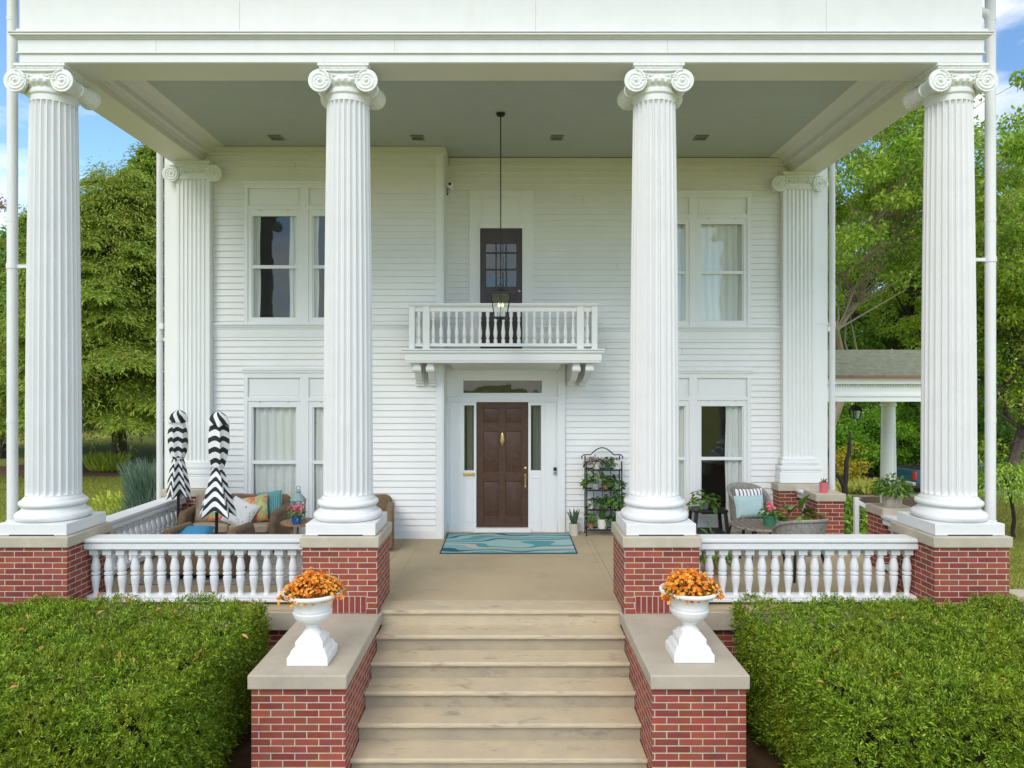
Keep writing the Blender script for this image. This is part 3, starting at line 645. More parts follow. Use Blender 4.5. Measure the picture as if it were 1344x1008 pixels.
# wall pilasters
def pilaster(cx, yw):
    m = MB(); hw = .27; yf = yw - .13; nf = 7; poly = [(cx - hw, yw), ]
    pts = [(cx - hw, yf)]
    fw = (2 * hw - .06) / nf
    for k in range(nf):
        a = cx - hw + .03 + k * fw
        for i in range(9):
            t = i / 8; pts.append((a + .008 + (fw - .016) * t, yf + .022 * math.sin(PI * t) ** .8))
    pts.append((cx + hw, yf))
    m.prism([(cx - hw, yw)] + pts + [(cx + hw, yw)], 1.30, ZT - .30, 'Z')
    p = m.build('pilaster', TRIM, house, ang=30)
    q = MB(); q.box(cx - hw - .02, cx + hw + .02, yf - .02, yw, 1.25, 1.30); q.box(cx - hw - .05, cx + hw + .05, yf - .045, yw, 1.19, 1.25); q.box(cx - hw - .03, cx + hw + .03, yf - .03, yw, 1.16, 1.19); q.box(cx - hw - .085, cx + hw + .085, yf - .085, yw, 1.09, 1.16); q.box(cx - hw - .07, cx + hw + .07, yf - .07, yw, 1.05, 1.09); q.box(cx - hw - .10, cx + hw + .10, yf - .10, yw, .868, 1.05)
    q.build('base', TRIM, p, bevel=.012)
    mm, zc = capital_mesh(ZT, half=.345, rv=.135, yh=.18, yback=.12); mm.box(-.30, .30, -.14, .12, ZT - .30, ZT - .08); mm.box(-.31, .31, -.15, .12, ZT - .29, ZT - .255)
    me = mm.mesh('pilaster_capital', CARVED, ang=40); put('capital', me, p, world=(cx, yw - .001, 0))
    q = MB(); q.box(cx - .40, cx + .40, yw - .28, yw, GZ if 0 else -.0, .742); q.build('pedestal', BRICK, p, smooth=False)
    q = MB(); q.box(cx - .43, cx + .43, yw - .31, yw, .742, .865); q.build('pedestal_cap', STONE, p, bevel=.012)
pilaster(-5.07, LW - .03); pilaster(5.07, RW - .03)

# balustrades
BPROF = [(.02, 0), (.05, 0), (.05, .012), (.036, .03), (.028, .055), (.031, .10), (.042, .17), (.049, .225), (.047, .25), (.034, .262), (.034, .268), (.05, .274), (.052, .288), (.05, .302), (.034, .308), (.034, .314), (.046, .322), (.051, .345), (.049, .38), (.036, .45), (.029, .475), (.029, .482), (.04, .487), (.04, .495), (.03, .50), (.04, .525), (.045, .53), (.02, .53)]
bm = MB(); bm.box(-.056, .056, -.056, .056, 0, .045); bm.lathe([(r, h + .04) for r, h in BPROF], 16); bm.box(-.05, .05, -.05, .05, .555, .615)
balm = bm.mesh('turned_baluster', WHITE, ang=40)
def balustrade(p, q, n, inset=.075, zt=.774):
    p = Vector((*p, 0)); q = Vector((*q, 0)); t = (q - p); Ln = t.length; t.normalize(); nrm = Vector((-t.y, t.x, 0))
    m = MB()
    def strip(hw, z0, z1, e=0):
        vs = [p - t * e - nrm * hw, q + t * e - nrm * hw, q + t * e + nrm * hw, p - t * e + nrm * hw]
        m.add([(v.x, v.y, z0) for v in vs] + [(v.x, v.y, z1) for v in vs], [(0, 3, 2, 1), (4, 5, 6, 7), (0, 1, 5, 4), (1, 2, 6, 5), (2, 3, 7, 6), (3, 0, 4, 7)])
    strip(.135, zt - .042, zt); strip(.105, zt - .062, zt - .042); strip(.115, zt - .125, zt - .062) ; strip(.085, zt - .14, zt - .125)
    b = m.build('balustrade', WHITE, house, bevel=.006)
    m = MB(); strip(.10, .035, .07); strip(.085, .07, .10); m.build('bottom_rail', WHITE, b, bevel=.006)
    for i in range(n):
        c = p + t * (inset + (Ln - 2 * inset) * i / (n - 1)); put('baluster', balm, b, world=(c.x, c.y, .055 - .02 + .0), rot=None).scale = (1, 1, .96)
    return b
yb_ = 8.32
balustrade((-4.82, yb_), (-2.205, yb_), 17); balustrade((2.205, yb_), (4.82, yb_), 17)
balustrade((-5.22, 8.74), (-5.22, 11.45), 18); balustrade((5.3, 8.74), (5.3, 9.70), 6)
balustrade((5.07, 11.40), (5.07, 12.02), 4)
# side steps and their handrail
m = MB()
for k in range(6): m.box(5.66 + .28 * k, 5.66 + .28 * (k + 1), 10.14, 10.96, GZ, -.17 * (k + 1))
m.build('side_step', STEPM, house, bevel=.008)
m = MB(); m.box(5.19, 5.25, 10.47, 10.53, 0, .885); m.bar((5.22, 10.5, .83), (6.9, 10.5, -.1), .045, .06); m.box(6.85, 6.91, 10.47, 10.53, GZ, -.05); m.bar((5.6, 10.5, .6), (5.6, 10.5, -.2), .03)
m.build('handrail', WHITE, house, bevel=.004)

# front steps and cheek walls
r_, t_ = .171, .311
for k in range(0, 7):
    z = -r_ * k; yk = 8.03 - t_ * k; hwid = 1.352 if k else 1.355
    m = MB(); m.box(-hwid, hwid, yk, yk + t_ + (.05 if k else -.28), z - .045, z + (0 if k else -.001)); rz_ = MB(); rz_.box(-hwid, hwid, yk + .042, yk + .3, z - r_ - .002, z - .046)
    # uneven worn nosing
    st = m
    nv = 60
    s2 = MB()
    rs = np.random.default_rng(40 + k); ph = rs.random(4) * 6; chip = [(rs.uniform(.05, .95), rs.uniform(.01, .03)) for _ in range(5)]
    def nose(u, v):
        q = int(round(v * 4)); w_ = .0014 * (math.sin(u * 23 + ph[0]) + math.sin(u * 61 + ph[1]) * .6); ch = sum(.009 * math.exp(-((u - c_) / w2) ** 2) for c_, w2 in chip)
        return (-hwid + 2 * hwid * u, yk - [-.012, -.001, .003, .002, -.006][q] + w_ + ch * [.6, 1, .7, .3, 0][q], z - .0005 - [-.0, .003, .013, .036, .044][q] - ch * [.3, .5, .2, 0, 0][q])
    s2.grid(nose, 160, 5)
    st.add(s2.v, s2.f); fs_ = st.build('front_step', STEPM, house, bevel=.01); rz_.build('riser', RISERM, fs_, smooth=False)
for sx in (-1, 1):
    m = MB(); m.box(sx * 1.355, sx * 2.185, 6.28, 7.9, GZ, -.127); cw = m.build('cheek_wall', BRICK, house, smooth=False)
    m = MB(); m.box(sx * 1.335, sx * 2.21, 6.24, 7.897, -.127, .0); m.box(sx * 1.335, sx * 1.369, 7.897, 8.3, -.127, .0); m.build('stone_cap', CHEEKST, cw, bevel=.012)

# downspouts
def downspout(x, y, z0, z1, rr=.058, straps=()):
    m = MB(); m.lathe([(rr, z0), (rr, z1)], 18, (x, y, 0))
    for zz in straps: m.lathe([(rr + .008, zz - .03), (rr + .008, zz + .03)], 18, (x, y, 0)); m.box(min(x, x - math.copysign(.28, x)), max(x, x - math.copysign(.28, x)), y - .012, y + .012, zz - .02, zz + .02)
    for zz in np.arange(z0 + .9, z1, 2.4): m.lathe([(rr + .003, zz), (rr + .003, zz + .05)], 18, (x, y, 0))
    if z1 > 7: m.tube([(x - .01, y, 6.93), (x - .05, y, 7.0), (x - .3, y + .05, 7.12)], .05, 10) if x > 0 else None
    m.build('downspout', WHITE, house, ang=40)
downspout(-5.86, 8.52, GZ, 7.6, straps=(3.97, .9)); downspout(5.86, 8.52, GZ, 7.6, straps=(4.05, .9)); downspout(-5.70, LW + .02, GZ, 6.6, .05, (3.3,)); downspout(5.70, RW - .02, GZ, 6.6, .05, (3.6,))
for sx in (-1, 1):
    yy = LW if sx < 0 else RW
    MB().box(sx * 5.62, sx * 5.68, yy - .05, yy, 3.47, 3.56).build('belt_return', TRIM, house)
# ------------------------------------------------------------ leaf helpers
def leaf_mesh(name, P, D, Nn, ln, wd, m, fold=.0):
    """one mesh of leaf-shaped quads: base points P, directions D, rough normals Nn"""
    P = np.asarray(P, float); D = np.asarray(D, float); n = len(P)
    D = D / np.linalg.norm(D, axis=1, keepdims=True); S = np.cross(D, Nn); S /= np.linalg.norm(S, axis=1, keepdims=True) + 1e-9
    ln = np.broadcast_to(np.asarray(ln, float), (n,))[:, None]; wd = np.broadcast_to(np.asarray(wd, float), (n,))[:, None]
    U = np.cross(S, D)
    V = np.stack([P, P + D * ln * .45 + S * wd / 2 + U * wd * fold, P + D * ln - U * ln * .12, P + D * ln * .45 - S * wd / 2 + U * wd * fold], 1).reshape(-1, 3)
    me = bpy.data.meshes.new(name); me.vertices.add(4 * n); me.vertices.foreach_set('co', V.ravel())
    me.loops.add(4 * n); me.loops.foreach_set('vertex_index', np.arange(4 * n, dtype=np.int32))
    me.polygons.add(n); me.polygons.foreach_set('loop_start', np.arange(0, 4 * n, 4, dtype=np.int32)); 
    try: me.polygons.foreach_set('loop_total', np.full(n, 4, dtype=np.int32))
    except Exception: pass
    me.materials.append(m); me.update(calc_edges=True); return me
def rand_dirs(n, r=rng):
    v = r.normal(size=(n, 3)); return v / np.linalg.norm(v, axis=1, keepdims=True)

# ------------------------------------------------------------ hedges
HEDGE = mat('yew_needles', (.06, .10, .01), .5, isl=[(.026, .058, .005), (.09, .19, .011), (.20, .35, .018), (.48, .62, .045), (.12, .24, .013)], var=.42, vscale=2.3, c2=(.32, .34, .026), trans=.3, spec=.35)
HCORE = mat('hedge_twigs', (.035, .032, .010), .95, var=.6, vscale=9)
DRYLEAF = mat('fallen_leaf', (.5, .26, .06), .7, isl=[(.42, .2, .04), (.5, .3, .08), (.36, .12, .05)])
def hedge(sx, label, nleaf, seed):
    r = np.random.default_rng(seed)
    x0, x1, y0, y1, z1 = 2.56, 7.6, 5.25, 7.82, .175
    t = thing('hedge', (sx * 5, 6.5, GZ), label, 'hedge', 'clipped yew hedges flanking the steps'); o = np.array((sx * 5, 6.5, GZ))
    def bump(a, b): return .03 * np.sin(3.1 * a + 1.3 * b + seed) * np.sin(2.3 * b - .7 * a) + .03 * np.sin(7.3 * a + 2 * seed) * np.sin(6.1 * b) + .022 * np.sin(25 * a + 3 * np.sin(9 * b)) * np.sin(22 * b + 2 * np.sin(11 * a))
    ft, ff, fs = .47, .36, .17
    def samp(n, depth):
        k = r.random(n); x = x0 + (x1 - x0) * r.random(n) ** .92; y = y0 + (y1 - y0) * r.random(n); z = GZ + .02 + (z1 - GZ) * r.random(n); nn = np.zeros((n, 3))
        top = k < ft; fr = (k >= ft) & (k < ft + ff); sd = k >= ft + ff
        z[top] = z1; nn[top] = (0, 0, 1); y[fr] = y0; nn[fr] = (0, -1, 0); x[sd] = x0; nn[sd] = (-1, 0, 0)
        # rounded shoulders, sides drawn in towards the ground
        P = np.stack([x, y, z], 1); c = .15
        ex = np.clip((x0 + c) - x, 0, c); ey = np.clip((y0 + c * 1.5) - y, 0, c * 1.5) / 1.5; ez = np.clip(z - (z1 - c), 0, c); eb = np.clip(y - (y1 - c), 0, c)
        dv = np.stack([-ex, -ey + eb, ez], 1); dl = np.linalg.norm(dv, axis=1); m_ = dl > c
        P[m_] -= dv[m_] * (1 - c / dl[m_])[:, None] * np.array((1, 1.0, 1)); 
        g_ = dl > 1e-3; nn[g_] = nn[g_] * .3 + dv[g_] / dl[g_][:, None]
        low = np.clip((.25 - (z - GZ) / (z1 - GZ)) , 0, 1) + np.clip((.8 - (z - GZ) / (z1 - GZ)), 0, 1) * .25
        P[:, 0] += low * .5 * (x < x0 + .6); P[:, 1] += low * .3 * (y < y0 + .6)
        bm_ = bump(P[:, 0], P[:, 1] + P[:, 2] * 1.3) ; P += nn * (bm_ - depth)[:, None]
        return P, nn
    ns, k_ = nleaf // 10, 10                 # feathery sprigs: needles in two rows along a short twig
    P, nn = samp(ns, r.random(ns) ** 1.6 * .085 - .015)
    T = nn * r.uniform(.1, .9, ns)[:, None] + rand_dirs(ns, r) * .75 + np.array((0, -.1, .1)); T /= np.linalg.norm(T, axis=1, keepdims=True)
    S = np.cross(T, nn + rand_dirs(ns, r) * .5); S /= np.linalg.norm(S, axis=1, keepdims=True) + 1e-9; L_ = r.uniform(.05, .10, ns)
    Q = []; DD = []; NQ = []
    for i in range(k_):
        s_ = (i // 2 + .3) / (k_ / 2); sd = 1 if i % 2 else -1; Q.append(P + T * (L_ * (s_ - .3))[:, None]); DD.append(T * .75 + S * sd * .8 + r.normal(size=P.shape) * .12); NQ.append(np.cross(T, S) + r.normal(size=P.shape) * .25)
    P = np.concatenate(Q); D = np.concatenate(DD); Nn = np.concatenate(NQ); n_ = len(P); P[:, 0] *= sx; D[:, 0] *= sx; Nn[:, 0] *= sx
    me = leaf_mesh('foliage', P - o, D, Nn, r.uniform(.022, .042, n_), r.uniform(.007, .012, n_), HEDGE, .12); put('foliage', me, t)
    # shoots standing a little proud
    n2 = nleaf // 40; P, nn = samp(n2, np.full(n2, -.005)); Q = []; DD = []
    for k in range(5):
        Q.append(P + nn * (.012 * k) + r.normal(size=P.shape) * .008); DD.append(nn * .6 + rand_dirs(n2, r) * .8)
    Q = np.concatenate(Q); DD = np.concatenate(DD); Q[:, 0] *= sx; DD[:, 0] *= sx
    put('shoots', leaf_mesh('shoots', Q - o, DD, rand_dirs(len(Q), r), r.uniform(.025, .05, len(Q)), r.uniform(.008, .014, len(Q)), HEDGE, .2), t)
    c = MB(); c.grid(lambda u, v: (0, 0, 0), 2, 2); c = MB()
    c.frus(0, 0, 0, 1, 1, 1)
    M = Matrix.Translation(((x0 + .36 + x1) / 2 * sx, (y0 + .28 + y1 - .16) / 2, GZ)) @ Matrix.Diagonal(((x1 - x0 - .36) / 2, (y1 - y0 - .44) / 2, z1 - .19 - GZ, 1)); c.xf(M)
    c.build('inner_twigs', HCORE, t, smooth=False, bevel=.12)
    n3 = 150; P, nn = samp(n3, np.full(n3, -.05)); k = nn[:, 2] > .2; P = P[k]; nn = nn[k]; P[:, 0] *= sx
    put('fallen_leaves', leaf_mesh('fallen_leaves', P - o, rand_dirs(len(P), r) * np.array((1, 1, .2)), nn + .2, r.uniform(.06, .14, len(P)), r.uniform(.02, .05, len(P)), DRYLEAF, .2), t)
hedge(-1, 'clipped dark green yew hedge in front of the umbrellas and left balustrade', 300000, 3)
hedge(1, 'clipped dark green yew hedge in front of the wicker chairs and right balustrade', 300000, 5)

# ------------------------------------------------------------ flower urns
URNW = mat('urn_paint', (.80, .80, .79), .5, var=.08, vscale=6, bump=.06, bscale=40)
BLOOM = mat('orange_blooms', (.8, .3, .02), .6, isl=[(.70, .15, .012), (.85, .27, .016), (.92, .44, .05), (.95, .58, .13), (.78, .21, .016)], trans=.25)
BRONZE = mat('flower_foliage', (.10, .09, .02), .6, isl=[(.12, .16, .02), (.36, .16, .03), (.5, .2, .03)], trans=.2)
def urn(x, y, label, seed, dz=1.0):
    t = thing('flower_urn', (x, y, 0), label, 'urn', 'white urns on the cheek walls'); r = np.random.default_rng(seed)
    m = MB(); m.frus(0, 0, 0.0015, .075, .187, .187); m.frus(0, 0, .075, .095, .182, .17); m.frus(0, 0, .095, .13, .168, .155); m.frus(0, 0, .13, .142, .15, .146); m.frus(0, 0, .142, .20, .128, .128); m.frus(0, 0, .20, .25, .122, .08)
    m.build('pedestal', URNW, t, local=True, bevel=.005, smooth=False)
    m = MB()
    m.lathe([(.09, .248), (.08, .262), (.062, .28), (.058, .30), (.065, .318), (.078, .325), (.078, .335), (.07, .342)], 32)
    UZ_ = lambda L_: [(r_, .338 + (h - .338) * 1.3) for r_, h in L_]
    m.lathe(UZ_([(.07, .338), (.11, .35), (.15, .375), (.168, .40), (.172, .42), (.165, .43)]), 60, rf=lambda a, r_, h: r_ * (1 + .06 * abs(math.cos(10 * a)) * (1 if .345 < h < .45 else 0)))
    m.lathe(UZ_([(.165, .428), (.172, .435), (.172, .445), (.168, .45), (.185, .49), (.205, .515), (.24, .53), (.275, .54), (.282, .55), (.278, .562), (.258, .566), (.24, .552), (.225, .53), (.0, .52)]), 48, cap=False)
    m.build('bowl', URNW, t, local=True, ang=50)
    m = MB(); m.lathe([(.225, .592), (.12, .62), (.01, .625)], 24); m.build('potting_soil', SOIL, t, local=True)
    n = 1500; a = r.random(n) * 2 * PI; rr = np.sqrt(r.random(n)); h = r.random(n)
    lob = 1 + .22 * np.sin(3 * a + seed) + .08 * np.sin(7 * a)
    P = np.stack([np.cos(a) * rr * .245 * lob, np.sin(a) * rr * .245 * lob, .605 + h * .15 * (1 - rr ** 2.2)], 1)
    put('flower_foliage', leaf_mesh('flower_foliage', P, rand_dirs(n, r) + (0, 0, .5), rand_dirs(n, r), .05, .02, BRONZE, .2), t)
    m = MB(); nb = 620
    for i in range(nb):
        a = r.random() * 2 * PI; q = math.sqrt(r.random()); lb = 1 + .2 * math.sin(3 * a + seed) + .07 * math.sin(7 * a)
        p = Vector((math.cos(a) * q * .27 * lb, math.sin(a) * q * .27 * lb, .622 + .155 * (1 - q ** 2.4) * (.8 + .3 * r.random()) + .02 * r.normal() - (.03 if q > .9 else 0)))
        nrm = Vector((p.x * 2.2, p.y * 2.2, .5)).normalized() + Vector(r.normal(size=3) * .35); nrm.normalize()
        u = nrm.orthogonal().normalized(); v = nrm.cross(u); s_ = r.uniform(.013, .021)
        base = len(m.v); k = 5
        vs = [p - nrm * s_ * .5]
        for j in range(k * 2):
            an = PI * j / k; rad = s_ * (1.15 if j % 2 == 0 else .72); vs.append(p + (u * math.cos(an) + v * math.sin(an)) * rad + nrm * s_ * (.35 if j % 2 == 0 else .15))
        m.add(vs, [(0, 1 + j, 1 + (j + 1) % (2 * k)) for j in range(2 * k)])
    me = m.mesh('blooms', BLOOM, smooth=False); tag(put('blooms', me, t), kind='stuff')
    return t
urn(-1.74, 6.63, 'white pedestal urn of orange flowers on the wall left of the steps', 2)
urn(1.79, 6.70, 'white pedestal urn of orange flowers on the wall right of the steps', 9)

# ------------------------------------------------------------ pendant lantern, lights, camera, doorbell
t = thing('pendant_lantern', (-.03, 10.3, 3.42), 'black hanging lantern with candle bulbs on a long rod above the balcony front', 'lantern')
m = MB(); m.tube([(0, 0, .56), (0, 0, 3.05)], .008, 8); m.lathe([(.07, 3.055), (.06, 3.03), (.012, 3.01)], 20); m.build('rod', BLACK, t, local=True)
m = MB(); a, b, z0, z1 = .085, .145, .10, .44
for i in range(4):
    for j in range(3):
        q = Matrix.Rotation(i * PI / 2, 3, 'Z'); f_ = -1 + j
        if j < 2 or True: m.bar(q @ Vector((a * f_, -a, z0)), q @ Vector((b * f_, -b, z1)), .012 if j != 1 else .007)
    q = Matrix.Rotation(i * PI / 2, 3, 'Z'); m.bar(q @ Vector((-a - .006, -a, z0)), q @ Vector((a + .006, -a, z0)), .02); m.bar(q @ Vector((-b - .01, -b, z1)), q @ Vector((b + .01, -b, z1)), .024)
m.frus(0, 0, .435, .46, .165, .165); m.frus(0, 0, .46, .50, .15, .06); m.frus(0, 0, .50, .53, .045, .03); m.tube([(0.03 * math.cos(a_), 0, .56 + .03 * math.sin(a_)) for a_ in np.linspace(0, 2 * PI, 14)[:-1]], .007, 6, closed=True)
m.frus(0, 0, .075, .10, .05, .09); m.lathe([(.012, .075), (.025, .055), (.02, .035), (.008, .02), (.002, 0)], 12)
m.build('frame', BLACK, t, local=True)
m = MB()
for i in range(4):
    q = Matrix.Rotation(i * PI / 2, 3, 'Z'); m.add([q @ Vector(p) for p in ((-a, -a + .002, z0), (a, -a + .002, z0), (b, -b + .002, z1), (-b, -b + .002, z1))], [(0, 1, 2, 3)])
m.build('glass', GLASS, t, local=True, smooth=False)
m = MB(); q = MB()
for i in range(3):
    aa = 2 * PI * i / 3 + .5; cx, cy_ = .035 * math.cos(aa), .035 * math.sin(aa); m.lathe([(.011, .12), (.011, .25)], 10, (cx, cy_, 0)); q.lathe([(.006, .25), (.014, .27), (.012, .29), (.003, .32)], 10, (cx, cy_, 0))
m.build('candle', URNW, t, local=True)
em = bpy.data.materials.new('bulb_glow'); em.use_nodes = True; p_ = em.node_tree.nodes['Principled BSDF']; p_.inputs['Emission Color'].default_value = (1, .72, .38, 1); p_.inputs['Emission Strength'].default_value = 1.0
q.build('bulb', em, t, local=True)
m = MB(); m.box(-.09, .09, -.09, -.07, 0, .02)
LENS = mat('frosted_lens', (.10, .115, .11), .3, bump=.6, bscale=40); TRIMG = mat('light_trim', (.20, .22, .215), .5)
for i, (px, where) in enumerate(((362, 'above the left window'), (548, 'between the left window and the balcony'), (731, 'just right of the lantern rod'), (920, 'above the right window'))):
    t = thing('ceiling_light', (X(px, 11.29), 11.29, 6.482), 'small square recessed light in the grey porch ceiling, ' + where, 'ceiling light', 'recessed porch ceiling lights')
    m = MB(); 
    for (x0, x1, y0, y1) in ((-.10, .10, -.10, -.075), (-.10, .10, .075, .10), (-.10, -.075, -.075, .075), (.075, .10, -.075, .075)): m.box(x0, x1, y0, y1, -.022, 0)
    m.build('frame', TRIMG, t, local=True, bevel=.003); m = MB(); m.frus(0, 0, -.012, -.004, .05, .075); m.build('lens', LENS, t, local=True)
t = thing('security_camera', (X(590.5, 12.0), 12.05, 5.93), 'small white security camera under the porch ceiling beside the upper corner board', 'camera')
m = MB(); m.sphere((0, 0, 0), .062, 16, 10); m.lathe([(.04, 0), (.04, .28)], 14, (0, 0, .01), 'Y'); m.build('housing', URNW, t, local=True)
m = MB(); m.lathe([(.022, -.066), (.028, -.05)], 14, (0, 0, .005), 'Y'); m.build('lens', BLACK, t, local=True)
m = MB(); m.tube([(-.05, .06, -.03), (-.055, .03, -.1), (-.05, .0, -.17), (-.03, 0, -.13)], .008, 6); m.build('cable', BLACK, t, local=True)
t = thing('doorbell', (X(728.5, 12.29), 12.29, .99), 'slim silver and black video doorbell on the right door pilaster', 'doorbell')
m = MB(); m.box(-.027, .027, -.02, .02, 0, .07); m.build('body', CHROME, t, local=True, bevel=.006)
m = MB(); m.box(-.026, .026, -.021, .02, .071, .13); m.lathe([(.014, -.022), (.014, -.019)], 16, (0, 0, .035), 'Y'); m.build('lens_panel', BLACK, t, local=True, bevel=.006)

# ------------------------------------------------------------ door rug
def rug_mat():
    m = bpy.data.materials.new('wave_rug'); m.use_nodes = True; t = m.node_tree; p = t.nodes['Principled BSDF']; LK = t.links.new
    tc = N(t, 'ShaderNodeTexCoord'); mp = N(t, 'ShaderNodeMapping'); mp.inputs['Scale'].default_value = (.55, 1, 1); nz = N(t, 'ShaderNodeTexNoise'); nz.inputs['Scale'].default_value = 1.5; nz.inputs['Detail'].default_value = 1
    sp = N(t, 'ShaderNodeSeparateXYZ'); ad = N(t, 'ShaderNodeMath', operation='MULTIPLY_ADD'); ad.inputs[1].default_value = .9
    fr = N(t, 'ShaderNodeMath', operation='FRACT'); ml = N(t, 'ShaderNodeMath', operation='MULTIPLY'); ml.inputs[1].default_value = 1.25
    cr = N(t, 'ShaderNodeValToRGB'); cr.color_ramp.interpolation = 'CONSTANT'
    stops = [(0, (.30, .46, .43)), (.13, (.015, .10, .16)), (.20, (.22, .40, .42)), (.36, (.50, .48, .42)), (.47, (.08, .30, .32)), (.56, (.33, .50, .48)), (.70, (.02, .09, .17)), (.77, (.25, .42, .43)), (.90, (.10, .33, .34))]
    els = cr.color_ramp.elements
    for i, (pp, cc) in enumerate(stops):
        e = els[i] if i < 2 else els.new(pp); e.position = pp; e.color = (*cc, 1)
    LK(tc.outputs['Object'], mp.inputs[0]); LK(mp.outputs[0], nz.inputs['Vector']); LK(tc.outputs['Object'], sp.inputs[0]); LK(sp.outputs['Y'], ad.inputs[0]); LK(nz.outputs[0], ml.inputs[0]); LK(ml.outputs[0], ad.inputs[2]); LK(ad.outputs[0], fr.inputs[0]); LK(fr.outputs[0], cr.inputs[0])
    n2 = N(t, 'ShaderNodeTexNoise'); n2.inputs['Scale'].default_value = 160; mm = N(t, 'ShaderNodeMix', data_type='RGBA', blend_type='OVERLAY'); mm.inputs['Factor'].default_value = .3
    LK(tc.outputs['Object'], n2.inputs['Vector']); LK(cr.outputs[0], mm.inputs['A']); LK(n2.outputs['Color'], mm.inputs['B']); LK(mm.outputs['Result'], p.inputs['Base Color']); p.inputs['Roughness'].default_value = .95
    return m
t = thing('door_rug', (.085, 11.415, .001), 'rectangular teal and cream wave pattern rug before the front door', 'rug')
m = MB(); m.box(-1.02, 1.02, -.685, .685, 0, .012); m.build('pile', rug_mat(), t, local=True)
NAVY = mat('rug_binding', (.02, .06, .09), .9)
m = MB(); m.box(-1.04, 1.04, -.705, -.685, 0, .014); m.box(-1.04, 1.04, .685, .705, 0, .014); m.box(-1.04, -1.02, -.685, .685, 0, .014); m.box(1.02, 1.04, -.685, .685, 0, .014); m.build('binding', NAVY, t, local=True)
GREYRUG = mat('patterned_grey_rug', (.42, .41, .39), .95, var=.6, vscale=9, c2=(.13, .13, .125))
m = MB(); m.box(-1.25, 1.25, -.95, .95, .002, .014); t = m.build('porch_rug', GREYRUG, None); t.location = (-3.5, 10.0, 0); tag(t, 'mottled grey outdoor rug under the wicker seating behind the left balustrade', 'rug')

# ------------------------------------------------------------ wicker furniture and cushions
WICK = mat('brown_wicker', (.25, .165, .095), .6, var=.5, vscale=30, wave=('Z', 26, 2.0), c2=(.12, .075, .04)); 
WICKG = mat('grey_wicker', (.42, .40, .36), .6, var=.4, vscale=34, wave=('Z', 34, 2.0), c2=(.17, .16, .145))
TANF = mat('tan_fabric', (.42, .33, .235), .95, var=.15, vscale=20, bump=.1, bscale=200)
def rounded_slab(m, x0, x1, y0, y1, z0, z1, r=.05, axis='Y', n=5):
    """box with rounded outline in the plane across axis"""
    A = {'Y': (x0, x1, z0, z1, y0, y1), 'X': (y0, y1, z0, z1, x0, x1), 'Z': (x0, x1, y0, y1, z0, z1)}[axis]; a0, a1, b0, b1, h0, h1 = A; P = []
    for (ca, cb, s0) in ((a1 - r, b0 + r, -PI / 2), (a1 - r, b1 - r, 0), (a0 + r, b1 - r, PI / 2), (a0 + r, b0 + r, PI)):
        for i in range(n + 1): an = s0 + PI / 2 * i / n; P.append((ca + r * math.cos(an), cb + r * math.sin(an)))
    m.prism(P, h0, h1, axis)
def wicker_seat(name, loc, rz, w_, label, cat, group, mat_, hb=.78, cush=True, ncush=1):
    t = thing(name, loc, label, cat, group, rz); hw = w_ / 2
    m = MB(); m.box(-hw + .06, hw - .06, -.36, .32, .06, .30); m.build('seat_frame', mat_, t, local=True, bevel=.02)
    m = MB(); rounded_slab(m, -hw + .03, hw - .03, .30, .40, .08, hb, .12); m.xf(Matrix.Translation((0, .33, .1)) @ Matrix.Rotation(R(-7), 4, 'X') @ Matrix.Translation((0, -.33, -.1))); m.build('backrest', mat_, t, local=True, bevel=.03)
    for s_ in (-1, 1):
        m = MB(); rounded_slab(m, min(s_ * hw, s_ * (hw - .11)), max(s_ * hw, s_ * (hw - .11)), -.38, .36, .03, .58, .09, 'X'); m.tube([(s_ * (hw - .055), -.40, .06), (s_ * (hw - .055), -.41, .45), (s_ * (hw - .055), -.34, .57), (s_ * (hw - .055), .32, .60)], .065, 10); m.build('arm', mat_, t, local=True, bevel=.02)
    if cush:
        cw = (w_ - .26) / ncush
        for i in range(ncush):
            m = MB(); cx = -hw + .13 + cw * (i + .5); rounded_slab(m, cx - cw / 2 + .005, cx + cw / 2 - .005, -.38, .27, .30, .43, .05); m.build('seat_cushion', TANF, t, local=True, bevel=.025)
    return t
def pillow(name, loc, rot, w_, h_, t_, m_, label, group=None, trim=None):
    o = MB().cushion((0, 0, 0), w_, h_, t_).build(name, m_, None, local=True, ang=80); o.location = loc; o.rotation_euler = [R(a) for a in rot]; tag(o, label, 'cushion', group); return o
wicker_seat('wicker_sofa', (-4.16, 11.12, .001), 0, 1.5, 'brown wicker two seat sofa with tan cushions against the left wall', 'sofa', None, WICK, ncush=2)
wicker_seat('wicker_armchair', (-3.96, 9.60, .001), R(180), .95, 'low brown wicker armchair with its back to the left balustrade', 'armchair', None, WICK, hb=.60)
wicker_seat('wicker_armchair', (-2.06, 11.2, .001), R(8), .66, 'brown wicker armchair half hidden behind the column left of the door', 'armchair', None, WICK, hb=.76)
